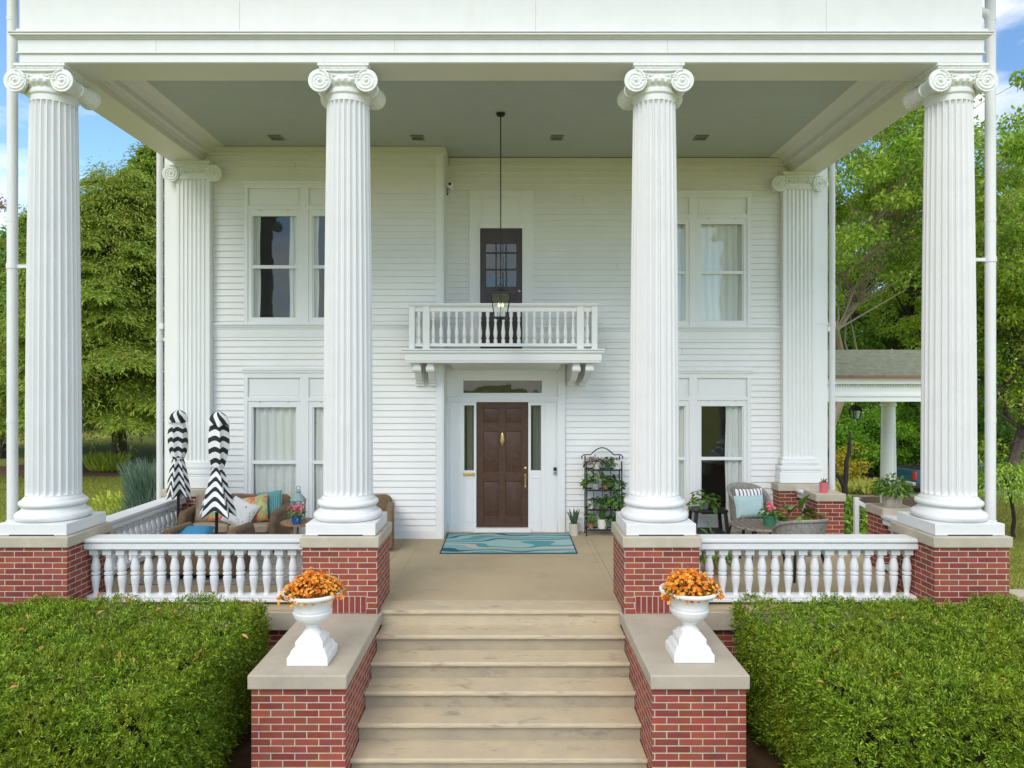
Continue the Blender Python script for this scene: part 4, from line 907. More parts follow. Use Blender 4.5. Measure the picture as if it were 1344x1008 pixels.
def pat_mat(name, base, cols, sc, kind='noise'):
    m = bpy.data.materials.new(name); m.use_nodes = True; t = m.node_tree; p = t.nodes['Principled BSDF']; tc = N(t, 'ShaderNodeTexCoord'); p.inputs['Roughness'].default_value = .95
    if kind == 'voronoi': tx = N(t, 'ShaderNodeTexVoronoi'); tx.inputs['Scale'].default_value = sc; o_ = tx.outputs['Distance']
    elif kind == 'wave': tx = N(t, 'ShaderNodeTexWave', bands_direction='X'); tx.inputs['Scale'].default_value = sc; o_ = tx.outputs['Fac']
    else: tx = N(t, 'ShaderNodeTexNoise'); tx.inputs['Scale'].default_value = sc; o_ = tx.outputs[0]
    r = N(t, 'ShaderNodeValToRGB'); r.color_ramp.interpolation = 'CONSTANT' if kind != 'wave' else 'LINEAR'; els = r.color_ramp.elements
    for i, (pp, cc) in enumerate(cols):
        e = els[i] if i < 2 else els.new(pp); e.position = pp; e.color = (*cc, 1)
    t.links.new(tc.outputs['Object'], tx.inputs['Vector']); t.links.new(o_, r.inputs[0]); t.links.new(r.outputs[0], p.inputs['Base Color']); return m
FLORAL = pat_mat('floral_print', None, [(0, (.55, .16, .10)), (.40, (.70, .30, .16)), (.46, (.35, .42, .16)), (.54, (.25, .36, .22)), (.60, (.55, .48, .22))], 7)
TEALW = pat_mat('teal_ribbed_knit', None, [(0, (.06, .20, .22)), (1, (.16, .36, .36))], 11, 'wave')
DOTS = pat_mat('white_dash_print', None, [(0, (.06, .12, .14)), (.16, (.62, .63, .62)), (.6, (.66, .66, .65))], 17, 'voronoi')
BLUEP = mat('blue_canvas', (.05, .28, .50), .9, var=.2, vscale=6)
AQUA = mat('pale_aqua_fabric', (.42, .58, .58), .9, var=.15, vscale=9)
BWT = pat_mat('black_white_stripe', None, [(0, (.03, .03, .03)), (.5, (.75, .75, .74))], 5, 'wave')
pillow('cushion', (-4.56, 11.08, .62), (-18, 0, 10), .46, .44, .17, TANF, 'plain tan cushion leaning at the left end of the wicker sofa')
pillow('cushion', (-4.33, 11.00, .60), (-20, 6, 0), .40, .36, .14, FLORAL, 'orange print cushion behind the umbrella pole')
pillow('cushion', (-4.02, 10.88, .58), (-28, 20, -12), .46, .42, .15, DOTS, 'white cushion with dark dashes in the middle of the wicker sofa')
pillow('cushion', (-3.84, 11.02, .62), (-18, -12, -8), .42, .42, .15, FLORAL, 'green and coral floral cushion right of the dashed white cushion')
pillow('cushion', (-3.66, 11.14, .66), (-14, -8, -14), .44, .44, .14, TEALW, 'teal ribbed cushion at the right end of the wicker sofa')
pillow('cushion', (-4.22, 9.66, .52), (-80, 0, 10), .52, .46, .14, BLUEP, 'bright blue cushion lying on the low wicker armchair')
pillow('cushion', (-4.5, 11.0, .84), (-10, 10, 0), .50, .30, .15, TANF, 'tan head cushion on top of the sofa back behind the umbrellas') if False else None

# grey wicker tub chairs, table, pot on the right
def tub_chair(name, loc, rz, label, h=.86):
    t = thing(name, loc, label, 'chair', 'grey wicker chairs on the right of the porch', rz)
    def shell(u, v):
        a = -PI * .5 + (u - .5) * PI * 1.25 + PI       # open at the front (-y)
        a = PI / 2 + (u - .5) * PI * 1.35
        k = abs(u - .5) * 2; top = h - (h - .60) * k ** 2.6
        z = .36 + (top - .36) * v; fl = 1 + .12 * v
        return (.29 * fl * math.cos(a), .02 + (.27 + .07 * v) * math.sin(a), z)
    m = MB(); m.grid(shell, 34, 10); b = m.build('backrest', WICKG, t, local=True); sd = b.modifiers.new('solid', 'SOLIDIFY'); sd.thickness = .03
    m = MB(); m.lathe([(.27, .33), (.29, .345), (.29, .375), (.27, .39)], 28, (0, 0, 0)); m.build('seat', WICKG, t, local=True)
    m = MB(); 
    rim = [Vector(shell(i / 33, 1)) for i in range(34)]; m.tube(rim, .022, 8); m.tube([rim[0], Vector((rim[0].x * .9, -.22, .45)), Vector((.2, -.2, .36))] if rim[0].x > 0 else [rim[0], Vector((-.2, -.2, .36))], .02, 8); m.tube([rim[-1], Vector((rim[-1].x * .9, -.22, .45)), Vector((math.copysign(.2, rim[-1].x), -.2, .36))], .02, 8)
    m.build('rim', WICKG, t, local=True)
    for sx in (-1, 1):
        for sy in (-1, 1): m = MB(); m.tube([(sx * .2, sy * .18, .35), (sx * .26, sy * .25, 0)], [.02, .015], 8); m.build('leg', BLACK, t, local=True)
    return t
tub_chair('wicker_chair', (X(984, 11.5), 11.5, .001), R(12), 'grey wicker tub chair facing out with a pale aqua pillow, beside the black table', .90)
tub_chair('wicker_chair', (X(1043, 9.6), 9.45, .001), R(195), 'grey wicker tub chair turned away behind the right balustrade', .80)
pillow('cushion', (X(983, 11.4), 11.36, .60), (-16, 0, 12), .52, .36, .16, AQUA, 'pale aqua lumbar pillow on the grey wicker chair')
pillow('cushion', (X(984, 11.5), 11.48, .66), (-14, 0, 12), .48, .42, .10, BWT, 'black and white striped cushion behind the pale aqua pillow')
t = thing('patio_table', (X(1000, 10.2), 10.2, .001), 'low round slatted table with a green flowerpot behind the right balustrade', 'table'); t.scale = (.9, .9, 1)
TOPW = mat('grey_brown_slat', (.20, .155, .125), .6, var=.3, vscale=12)
m = MB()
for i in range(9):
    xx = -.44 + .11 * i; hh = math.sqrt(max(.02, .47 ** 2 - (xx) ** 2)); m.box(xx - .05, xx + .05, -hh, hh, .525, .548)
m.build('tabletop', TOPW, t, local=True, bevel=.004)
m = MB(); m.tube([(.47 * math.cos(a), .47 * math.sin(a), .532) for a in np.linspace(0, 2 * PI, 41)[:-1]], .016, 8, closed=True); m.build('rim', WICKG, t, local=True)
for k in range(4): a = PI / 4 + k * PI / 2; m = MB(); m.tube([(.3 * math.cos(a), .3 * math.sin(a), .525), (.38 * math.cos(a), .38 * math.sin(a), 0)], .02, 8); m.build('leg', BLACK, t, local=True)
t = thing('side_table', (X(928, 12.0), 11.95, .001), 'black square side table with open frame beside the right window', 'side table')
BLK2 = mat('black_resin', (.02, .021, .024), .5, var=.2)
m = MB(); rounded_slab(m, -.29, .29, -.22, .22, .43, .47, .05, 'Z'); m.build('tabletop', BLK2, t, local=True, bevel=.01)
m = MB(); m.box(-.24, .24, -.2, .2, .08, .11); m.build('shelf', BLK2, t, local=True, bevel=.008)
for sx in (-1, 1):
    for sy in (-1, 1): m = MB(); m.bar((sx * .24, sy * .18, .43), (sx * .285, sy * .21, 0), .055); m.build('leg', BLK2, t, local=True, bevel=.008)

# small table, lantern, flowerpot on the left
t = thing('wooden_table', (X(392, 10.4), 10.5, .001), 'small round wooden table holding a blue flowerpot beside the left column', 'table')
WOODT = mat('warm_wood', (.33, .19, .09), .55, var=.3, vscale=9)
m = MB(); m.lathe([(.27, .50), (.285, .505), (.285, .53), (.27, .535)], 32); m.build('tabletop', WOODT, t, local=True)
for k in range(3): a = 2 * PI * k / 3; m = MB(); m.tube([(.16 * math.cos(a), .16 * math.sin(a), .5), (.22 * math.cos(a), .22 * math.sin(a), 0)], .018, 8); m.build('leg', WOODT, t, local=True)
TURQ = mat('weathered_turquoise_metal', (.30, .42, .42), .6, var=.5, vscale=14, c2=(.16, .24, .25))
t = thing('candle_lantern', (X(391, 10.6), 10.62, .536), 'tall weathered turquoise metal lantern standing behind the blue flowerpot', 'lantern')
m = MB(); m.lathe([(.10, 0), (.115, .01), (.115, .03), (.10, .04)], 8); m.lathe([(.11, .28), (.125, .29), (.11, .32), (.06, .37), (.035, .40), (.045, .42), (.02, .45)], 8); m.tube([(.03 * math.cos(a), 0, .47 + .03 * math.sin(a)) for a in np.linspace(0, 2 * PI, 14)[:-1]], .006, 6, closed=True)
for k in range(8): a = 2 * PI * k / 8; m.bar((.098 * math.cos(a), .098 * math.sin(a), .03), (.108 * math.cos(a), .108 * math.sin(a), .29), .012); m.bar((.1 * math.cos(a), .1 * math.sin(a), .05), (.106 * math.cos(a + PI / 4), .106 * math.sin(a + PI / 4), .27), .005)
m.build('frame', TURQ, t, local=True); m = MB(); m.lathe([(.045, .04), (.045, .16)], 16); m.build('candle', URNW, t, local=True)
m = MB(); m.lathe([(.092, .04), (.1, .28)], 8, cap=False); m.build('glass', GLASS, t, local=True, smooth=False)

# ------------------------------------------------------------ potted plants
LEAFG = mat('houseplant_leaf', (.08, .17, .03), .4, isl=[(.05, .12, .016), (.09, .2, .025), (.16, .31, .035), (.25, .40, .06)], trans=.25, spec=.5)
LEAFD = mat('dark_leaf', (.04, .10, .03), .4, isl=[(.035, .09, .02), (.065, .15, .03), (.11, .23, .04)], trans=.2, spec=.5)
LEAFR = mat('russet_leaf', (.16, .06, .03), .5, isl=[(.09, .035, .02), (.2, .07, .03), (.10, .09, .03)], trans=.2)
SNAKE = mat('snake_plant_leaf', (.06, .11, .06), .4, isl=[(.03, .07, .035), (.05, .10, .05), (.10, .15, .08)], var=.5, vscale=20, c2=(.12, .16, .08))
PINKF = mat('pink_petals', (.7, .15, .22), .6, isl=[(.62, .08, .14), (.75, .2, .26), (.7, .32, .36)], trans=.2)
POTW = mat('white_ceramic', (.74, .73, .69), .3, spec=.5, var=.05); POTC = mat('cream_ceramic', (.56, .51, .42), .5, var=.1); POTG = mat('green_glaze', (.05, .22, .13), .25, spec=.6, var=.2); POTB = mat('blue_glaze', (.02, .10, .32), .2, spec=.6)
POTP = mat('pink_pot', (.60, .14, .17), .4); POTT = mat('terracotta', (.42, .20, .12), .8, var=.2); POTS = mat('printed_ceramic', (.55, .57, .56), .4, var=.8, vscale=60, c2=(.10, .13, .14)); POTRIB = mat('ribbed_wood_pot', (.56, .48, .39), .7, var=.4, vscale=18, c2=(.34, .27, .2))
def pot_prof(r, h, taper=.78, lip=True):
    p = [(r * taper, 0), (r * (taper + 1) / 2, h * .5), (r, h * (.86 if lip else 1))]
    if lip: p += [(r * 1.07, h * .87), (r * 1.07, h)]
    return p + [(r * .9, h), (r * .88, h * .9), (.001, h * .88)]
def plant(loc, pot_m, r, h, leaf_m, n, sp, ht, ll, lw, label, style='bush', seed=1, flowers=None, rz=0, group=None, taper=.78, lip=True, droop=0, rib=0, cat='potted plant'):
    rr = np.random.default_rng(seed); t = thing('potted_plant', loc, label, cat, group, rz)
    m = MB(); m.lathe(pot_prof(r, h, taper, lip), 28 if not rib else 56, cap=False, rf=(lambda a, q, z: q * (1 + (.05 * math.cos(rib * a)))) if rib else None); m.add([(r * taper * math.cos(2 * PI * i / 20), r * taper * math.sin(2 * PI * i / 20), 0) for i in range(20)], [tuple(range(20))[::-1]]); m.build('pot', pot_m, t, local=True, ang=50)
    if style == 'sword':
        m = MB()
        for i in range(n):
            a = 2 * PI * i / n + rr.normal() * .3; tl = rr.uniform(.12, .45); L_ = ht * rr.uniform(.65, 1); bx, by = .35 * r * math.cos(a), .35 * r * math.sin(a); w0 = lw
            vs = []; tw = rr.uniform(-.5, .5)
            for k in range(6):
                s_ = k / 5; ww = w0 * (1 - s_ ** 2.2) * .5 + .002; cx, cy_, cz = bx + tl * L_ * s_ ** 1.3 * math.cos(a), by + tl * L_ * s_ ** 1.3 * math.sin(a), h * .85 + L_ * s_
                ta = a + PI / 2 + tw * s_; vs += [(cx - ww * math.cos(ta), cy_ - ww * math.sin(ta), cz), (cx + .15 * ww * math.cos(a), cy_ + .15 * ww * math.sin(a), cz), (cx + ww * math.cos(ta), cy_ + ww * math.sin(ta), cz)]
            m.add(vs, [(3 * k + j, 3 * k + j + 1, 3 * k + j + 4, 3 * k + j + 3) for k in range(5) for j in range(2)])
        m.build('foliage', leaf_m, t, local=True)
    else:
        a = rr.random(n) * 2 * PI; q = rr.random(n) ** .6; el = rr.random(n)
        P = np.stack([np.cos(a) * q * sp, np.sin(a) * q * sp, h * .95 + ht * el * (1 - .6 * q ** 2)], 1)
        if droop: P[:, 2] -= droop * q ** 2 * rr.random(n) * (h + .25)
        D = np.stack([np.cos(a), np.sin(a), .5 - 1.2 * q + rr.normal(size=n) * .3], 1) + rand_dirs(n, rr) * .6
        put('foliage', leaf_mesh('foliage', P, D, rand_dirs(n, rr) * .5 + (0, 0, 1), rr.uniform(.7, 1.25, n) * ll, rr.uniform(.75, 1.2, n) * lw, leaf_m, .15), t)
        m = MB()
        for i in range(min(14, n // 3)): m.tube([(0, 0, h * .85), (P[i, 0] * .4, P[i, 1] * .4, h + (P[i, 2] - h) * .7 + .02), tuple(P[i])], .0035, 5)
        m.build('stem', leaf_m, t, local=True)
    if flowers:
        m = MB()
        for i in range(flowers[1]):
            a = rr.random() * 2 * PI; q = rr.random() ** .6; p = Vector((math.cos(a) * q * sp * .9, math.sin(a) * q * sp * .9, h + ht * (.55 + .5 * rr.random())))
            nrm = (Vector((math.cos(a) * q, math.sin(a) * q - .5, .8)) + Vector(rr.normal(size=3)) * .3).normalized(); u = nrm.orthogonal().normalized(); v = nrm.cross(u); s_ = flowers[2]
            for k in range(3):
                pp = p + Vector(rr.normal(size=3)) * s_ * .7; vs = [pp - nrm * s_ * .4] + [pp + (u * math.cos(PI * j / 5) + v * math.sin(PI * j / 5)) * s_ * (1 if j % 2 == 0 else .6) + nrm * s_ * .2 for j in range(10)]; m.add(vs, [(0, 1 + j, 1 + (j + 1) % 10) for j in range(10)])
        m.build('flowers', flowers[0], t, local=True, smooth=False)
    return t
plant((X(753, 12.1), 12.05, .001), POTC, .085, .20, SNAKE, 12, .2, .30, .1, .055, 'snake plant in a cream cylinder pot left of the plant stand', 'sword', 3, taper=.94, lip=False)
plant((X(387, 10.2), 10.28, .536), POTB, .075, .11, LEAFG, 60, .12, .16, .07, .035, 'pink flowers in a cobalt blue pot on the small wooden table', seed=4, flowers=(PINKF, 9, .028))
plant((X(924, 11.9), 11.9, .472), POTS, .09, .13, LEAFG, 90, .25, .20, .11, .07, 'bright green trailing plant in a patterned grey pot on the black side table', seed=5, droop=.5)
plant((X(1010, 10.1), 10.1, .549), POTG, .10, .15, LEAFG, 70, .13, .16, .07, .04, 'pink flowers in a green glazed pot on the low round table', seed=6, flowers=(PINKF, 8, .028))
plant((X(1082, 11.1), 11.12, .866), POTP, .066, .16, SNAKE, 9, .1, .10, .08, .025, 'small spiky plant in a pink pot on the brick pier by the side steps', 'sword', 7, lip=False, taper=.95)
plant((X(1169, 9.9), 9.86, .866), POTRIB, .125, .17, LEAFG, 560, .24, .27, .08, .032, 'bushy light green fern in a ribbed cream pot on the side pier', seed=8, taper=.9, lip=False, rib=12)
plant((X(1042, 11.3), 11.2, .001), POTC, .17, .32, LEAFG, 44, .42, .46, .30, .15, 'large dark broad leaved plant standing behind the grey wicker chair', seed=9)
plant((X(925, 10.0), 9.6, .001), POTT, .13, .2, LEAFG, 120, .22, .36, .2, .04, 'tall green plant in a terracotta pot just behind the right balustrade', seed=10)

# plant stand (four shelves, arched top)
PSX, PSY = X(791.5, 12.1), 12.08
t = thing('plant_stand', (PSX, PSY, .001), 'black wrought iron plant stand with four shelves and an arched top right of the door', 'plant stand')
hw = .295
for sx in (-1, 1):
    for sy in (-1, 1): m = MB(); m.tube([(sx * hw, sy * .13, 0), (sx * hw, sy * .13, 1.33 if sy > 0 else 1.26)], .011, 8); m.build('leg', BLACK, t, local=True)
SH = [.10, .44, .77, 1.11]
for z in SH:
    m = MB(); m.box(-hw, hw, -.135, -.115, z - .012, z + .012); m.box(-hw, hw, .115, .135, z - .012, z + .012)
    for k in range(9): xx = -hw + 2 * hw * k / 8; m.box(xx - .006, xx + .006, -.115, .115, z - .005, z + .005)
    m.build('shelf', BLACK, t, local=True)
m = MB()
for k in range(1, 4): xx = -hw + 2 * hw * k / 4; m.tube([(xx, .13, .1), (xx, .13, 1.12)], .007, 6)
m.build('back_bar', BLACK, t, local=True)
m = MB(); m.tube([(-hw - .05, .13, 1.27), (-hw - .06, .13, 1.31), (-hw - .02, .13, 1.345), (-.2, .13, 1.345)] + [(-.2 + .4 * k / 10, .13, 1.345 + .12 * math.sin(PI * k / 10)) for k in range(1, 10)] + [(.2, .13, 1.345), (hw + .02, .13, 1.345), (hw + .06, .13, 1.31), (hw + .05, .13, 1.27)], .010, 8)
for sx in (-1, 1):
    for q in (.06, .17): m.tube(spiral(sx * q, 1.24, .06, .015, 1.6, .13, sx, 26), .006, 6)
m.build('arch', BLACK, t, local=True)
S = lambda dx, k, dy=0: (PSX + dx, PSY + dy, .001 + SH[k] + .008)
ps = [
 (S(-.11, 3), POTW, .062, .115, LEAFR, 90, .20, .12, .08, .02, 'russet leaved plant in a white pot at the left of the top shelf', .25),
 (S(.07, 3), POTG, .05, .09, LEAFD, 60, .13, .14, .08, .04, 'dark green fern at the middle of the top shelf', .1),
 (S(.225, 3), POTW, .075, .15, LEAFD, 8, .05, .04, .05, .02, 'almost bare wide white pot at the right of the top shelf', 0),
 (S(-.13, 2), POTS, .07, .09, LEAFG, 45, .19, .24, .13, .09, 'big leaved bright green plant on the second shelf from the top', .15),
 (S(.035, 2), POTT, .055, .07, LEAFG, 30, .06, .05, .05, .03, 'small green plant in a terracotta pot on the second shelf from the top', 0),
 (S(.21, 2), POTW, .06, .10, LEAFD, 120, .15, .16, .10, .06, 'dark trailing plant at the right of the second shelf from the top', 1.6),
 (S(-.21, 1), POTW, .05, .13, LEAFG, 14, .06, .05, .05, .03, 'slim white pot at the left of the third shelf from the top', 0),
 (S(-.10, 1), POTS, .065, .10, LEAFD, 50, .12, .10, .08, .05, 'dark green plant in a mottled pot on the third shelf from the top', .2),
 (S(.035, 1), POTC, .055, .11, LEAFD, 40, .11, .08, .08, .05, 'dark leaved plant in a cream tapered pot on the third shelf from the top', .1),
 (S(.19, 1), POTW, .06, .05, LEAFG, 70, .15, .24, .11, .05, 'lime green plant in a shallow white bowl on the third shelf from the top', .2),
 (S(-.21, 0), POTT, .055, .09, LEAFG, 60, .08, .30, .08, .05, 'tall variegated plant at the left of the bottom shelf', .1),
 (S(-.02, 0), POTW, .085, .16, LEAFG, 0, .06, .34, .05, .04, 'tall cactus in a banded white pot on the bottom shelf', 0),
 (S(.19, 0), POTG, .075, .13, LEAFD, 80, .16, .17, .10, .06, 'dark bushy plant in a green pot at the right of the bottom shelf', .3)]
for i, (lc, pm, r_0, h_0, lm, n_, sp_, ht_, ll_, lw_, lab, dr_) in enumerate(ps):
    if n_ == 0: plant(lc, pm, r_0, h_0, LEAFG, 6, .05, .30, .05, .05, lab, 'sword', 40 + i, taper=.85)
    else: plant(lc, pm, r_0, h_0, lm, int(n_ * 1.15), sp_, ht_, ll_, lw_, lab, seed=40 + i, droop=dr_, taper=.82)

# ------------------------------------------------------------ closed umbrellas
def stripe_mat():
    m = bpy.data.materials.new('black_white_canvas'); m.use_nodes = True; t = m.node_tree; p = t.nodes['Principled BSDF']; p.inputs['Roughness'].default_value = .85
    tc = N(t, 'ShaderNodeTexCoord'); sp = N(t, 'ShaderNodeSeparateXYZ'); ml = N(t, 'ShaderNodeMath', operation='MULTIPLY'); ml.inputs[1].default_value = 1 / .152; fr = N(t, 'ShaderNodeMath', operation='FRACT'); gt = N(t, 'ShaderNodeMath', operation='GREATER_THAN'); gt.inputs[1].default_value = .54
    mx = N(t, 'ShaderNodeMix', data_type='RGBA'); mx.inputs['A'].default_value = (.74, .74, .73, 1); mx.inputs['B'].default_value = (.014, .018, .022, 1); LK = t.links.new
    LK(tc.outputs['UV'], sp.inputs[0]); LK(sp.outputs['Y'], ml.inputs[0]); LK(ml.outputs[0], fr.inputs[0]); LK(fr.outputs[0], gt.inputs[0]); LK(gt.outputs[0], mx.inputs['Factor']); LK(mx.outputs['Result'], p.inputs['Base Color']); return m
STRIPE = stripe_mat()
def umbrella(loc, z0, z1, label, lean=0, seed=0, sc=1.0, sk=.25):
    t = thing('patio_umbrella', loc, label, 'umbrella', 'closed striped patio umbrellas'); t.rotation_euler = (0, R(lean), seed * 1.1)
    H = z1 - z0; cin = .46   # cinch position (fraction from the bottom)
    def rad(s_):
        if s_ < cin: k = s_ / cin; return sk * (1 - k) ** .8 + .062 + .01 * k
        k = (s_ - cin) / (1 - cin); return .072 + .07 * math.sin(PI * min(1, k * 1.05)) ** .8 * (1 - .3 * k) + .012
    m = MB(); uvs = []; nu, nv = 96, 64; fold = 5
    for j in range(nv):
        s_ = j / (nv - 1) * .90
        for i in range(nu):
            a = 2 * PI * i / nu; f_ = abs(math.sin(fold * a / 2 + 1.2 * seed + .5 * math.sin(3 * s_ + a + seed))); r0 = rad(s_); amp = (.40 if s_ < cin else .22) * (1 - .6 * math.exp(-((s_ - cin) / .03) ** 2))
            rr = r0 * sc * (1 - amp * f_ ** .7 + .12 * math.sin(2 * a + seed + 4 * s_)); low = (.10 * (1 - s_ / cin) if s_ < cin else 0)
            m.v.append((rr * math.cos(a), rr * math.sin(a), z0 + H * s_ + low * f_ * .9 - .03 * (1 - s_) * math.sin(a + seed))); uvs.append((a, H * s_ - (.055 if s_ < cin else .03) * f_ + .02 * math.sin(a + seed)))
    m.f = [(j * nu + i, j * nu + (i + 1) % nu, (j + 1) * nu + (i + 1) % nu, (j + 1) * nu + i) for j in range(nv - 1) for i in range(nu)]
    m.uv = uvs; c = m.build('canopy', STRIPE, t, local=True, ang=60)
    m = MB(); uvs = []; nvv = 14
    for j in range(nvv):
        s_ = j / (nvv - 1); 
        for i in range(nu):
            a = 2 * PI * i / nu; f_ = abs(math.sin(3 * a + seed)); r0 = (.155 - .14 * s_ ** 2.4) * (1 - .22 * f_ * (1 - s_)); m.v.append((r0 * math.cos(a) + .015 * s_, r0 * math.sin(a), z0 + H * (.855 + .145 * s_ ** .9) + .03 * f_ * (1 - s_))); uvs.append((a, (.3 * a if 0 else .16 * math.cos(a + seed) + .12 * s_)))
    m.f = [(j * nu + i, j * nu + (i + 1) % nu, (j + 1) * nu + (i + 1) % nu, (j + 1) * nu + i) for j in range(nvv - 1) for i in range(nu)] + [tuple((nvv - 1) * nu + i for i in range(nu))]
    m.uv = uvs; m.build('vent_cap', STRIPE, t, local=True, ang=60)
    m = MB(); m.lathe([(.066 * sc, z0 + H * cin - .012), (.07 * sc, z0 + H * cin), (.066 * sc, z0 + H * cin + .012)], 20); m.build('tie_strap', URNW, t, local=True)
    m = MB(); m.tube([(0, 0, .05), (0, 0, z1 - .1)], .021, 12); m.build('pole', BLACK, t, local=True)
    m = MB(); m.lathe([(.24, 0.0), (.24, .03), (.08, .06), (.035, .08), (.035, .3)], 28); m.build('base', BLACK, t, local=True)
umbrella((X(236, 10.9), 10.85, .015), .78, 2.15, 'closed black and white striped umbrella, the farther and shorter looking of the two', 0, 1.3, .95, .15)
umbrella((X(283, 9.6), 9.75 - .15, .015), .74, 2.18, 'closed black and white striped umbrella, the nearer and taller looking of the two', -1.4, 2.6, 1.0, .235)
# ------------------------------------------------------------ trees
BARK = mat('grey_bark', (.13, .105, .08), .9, var=.5, vscale=5, bump=.6, bscale=14, c2=(.06, .05, .04))
BARKD = mat('dark_bark', (.045, .035, .028), .9, var=.4, vscale=5, bump=.5, bscale=14)
LF1 = mat('maple_leaf', (0.137, 0.237, 0.037), .5, isl=[(0.096, 0.205, 0.020), (0.180, 0.333, 0.032), (0.302, 0.487, 0.046), (0.469, 0.617, 0.077)], trans=.4, var=.4, vscale=.22, c2=(0.332, 0.381, 0.036))
LF2 = mat('yellow_green_leaf', (0.308, 0.419, 0.044), .5, isl=[(0.176, 0.308, 0.026), (0.332, 0.464, 0.039), (0.528, 0.639, 0.066)], trans=.4, var=.4, vscale=.3, c2=(0.199, 0.332, 0.033))
LF3 = mat('deep_green_leaf', (0.106, 0.214, 0.041), .5, isl=[(0.091, 0.214, 0.029), (0.163, 0.340, 0.046), (0.266, 0.465, 0.064)], trans=.35, var=.4, vscale=.25, c2=(0.285, 0.359, 0.049))  # deeper green leaf ramp than the maple
LFR = mat('turning_leaf', (0.364, 0.218, 0.091), .6, isl=[(0.328, 0.182, 0.091), (0.437, 0.273, 0.146), (0.218, 0.218, 0.055), (0.546, 0.309, 0.109)], trans=.35)
HEM = mat('hemlock_spray', (0.150, 0.235, 0.038), .55, isl=[(0.118, 0.207, 0.026), (0.201, 0.318, 0.036), (0.333, 0.442, 0.051), (0.432, 0.497, 0.058)], trans=.35, var=.45, vscale=.5, c2=(0.333, 0.331, 0.058))
def limb(m, p, q, r0, r1, r, n=6, sag=0):
    p, q = Vector(p), Vector(q); pts = []; L_ = (q - p).length
    for k in range(n + 1): s_ = k / n; w_ = math.sin(PI * s_) * L_ * .05; pts.append(p.lerp(q, s_) + Vector(r.normal(size=3)) * w_ * .8 + Vector((0, 0, sag * math.sin(PI * s_))))
    m.tube(pts, [r0 + (r1 - r0) * k / n for k in range(n + 1)], 7); return pts
def tree(name, loc, h, cr, label, leaf_m, bark=BARK, n=26000, ls=.2, base=.28, seed=1, tr=.28, group=None, lean=(0, 0), ncl=150, cat='tree', clump=.8, dens=1.0):
    r = np.random.default_rng(seed); t = thing(name, loc, label, cat, group); m = MB()
    top = Vector((lean[0], lean[1], h * .86)); tp = limb(m, (0, 0, -.05), top, tr, .04, r, 10); m.build('trunk', bark, t, local=True); m = MB()
    # clusters fill an uneven crown
    C = []
    while len(C) < ncl:
        v = r.normal(size=3); v /= np.linalg.norm(v); rad = r.random() ** .45; az = math.atan2(v[1], v[0])
        lump = 1 + .18 * math.sin(3 * az + seed) + .14 * math.sin(5 * az + 2.3 * v[2] * 3 + seed)
        c = np.array((v[0] * cr * rad * lump, v[1] * cr * rad * lump, h * (base + (1 - base) / 2) + v[2] * rad * h * (1 - base) / 2 * lump))
        f = (c[2] / h - base) / (1 - base); c[0] += lean[0] * c[2] / h; c[1] += lean[1] * c[2] / h
        C.append(c)
    C = np.array(C)
    main = [k for k in range(len(C)) if k % 6 == 0]; ends = []
    for k in main:
        c = C[k]; f = max(.15, min(.92, (c[2] / h) - .18 - .12 * r.random())); s_ = tp[min(10, int(f / .86 * 10))]; pts = limb(m, s_, c, max(.025, tr * .34 * (1 - f)), .012, r, 5); ends.append((c, pts))
    for k in range(len(C)):
        if k % 6: 
            c = C[k]; j = min(range(len(ends)), key=lambda q: np.linalg.norm(ends[q][0] - c)); limb(m, ends[j][1][3], c, .022, .006, r, 3)
    m.build('branches', BARKD if bark is BARKD else bark, t, local=True)
    per = r.integers(0, len(C), n); sz = r.uniform(.6, 1.4, len(C)) * clump
    off = r.normal(size=(n, 3)); off /= np.linalg.norm(off, axis=1, keepdims=True); off *= (r.random(n) ** .5)[:, None]; off[:, 2] *= .55
    P = C[per] + off * sz[per][:, None]
    D = off * .6 + rand_dirs(n, r) * .8 + (0, 0, -.25); Nn = rand_dirs(n, r) * .7 + (0, 0, .9)
    put('crown', leaf_mesh('crown', P, D, Nn, r.uniform(.7, 1.3, n) * ls, r.uniform(.5, .9, n) * ls * .75, leaf_m, .12), t)
    return t
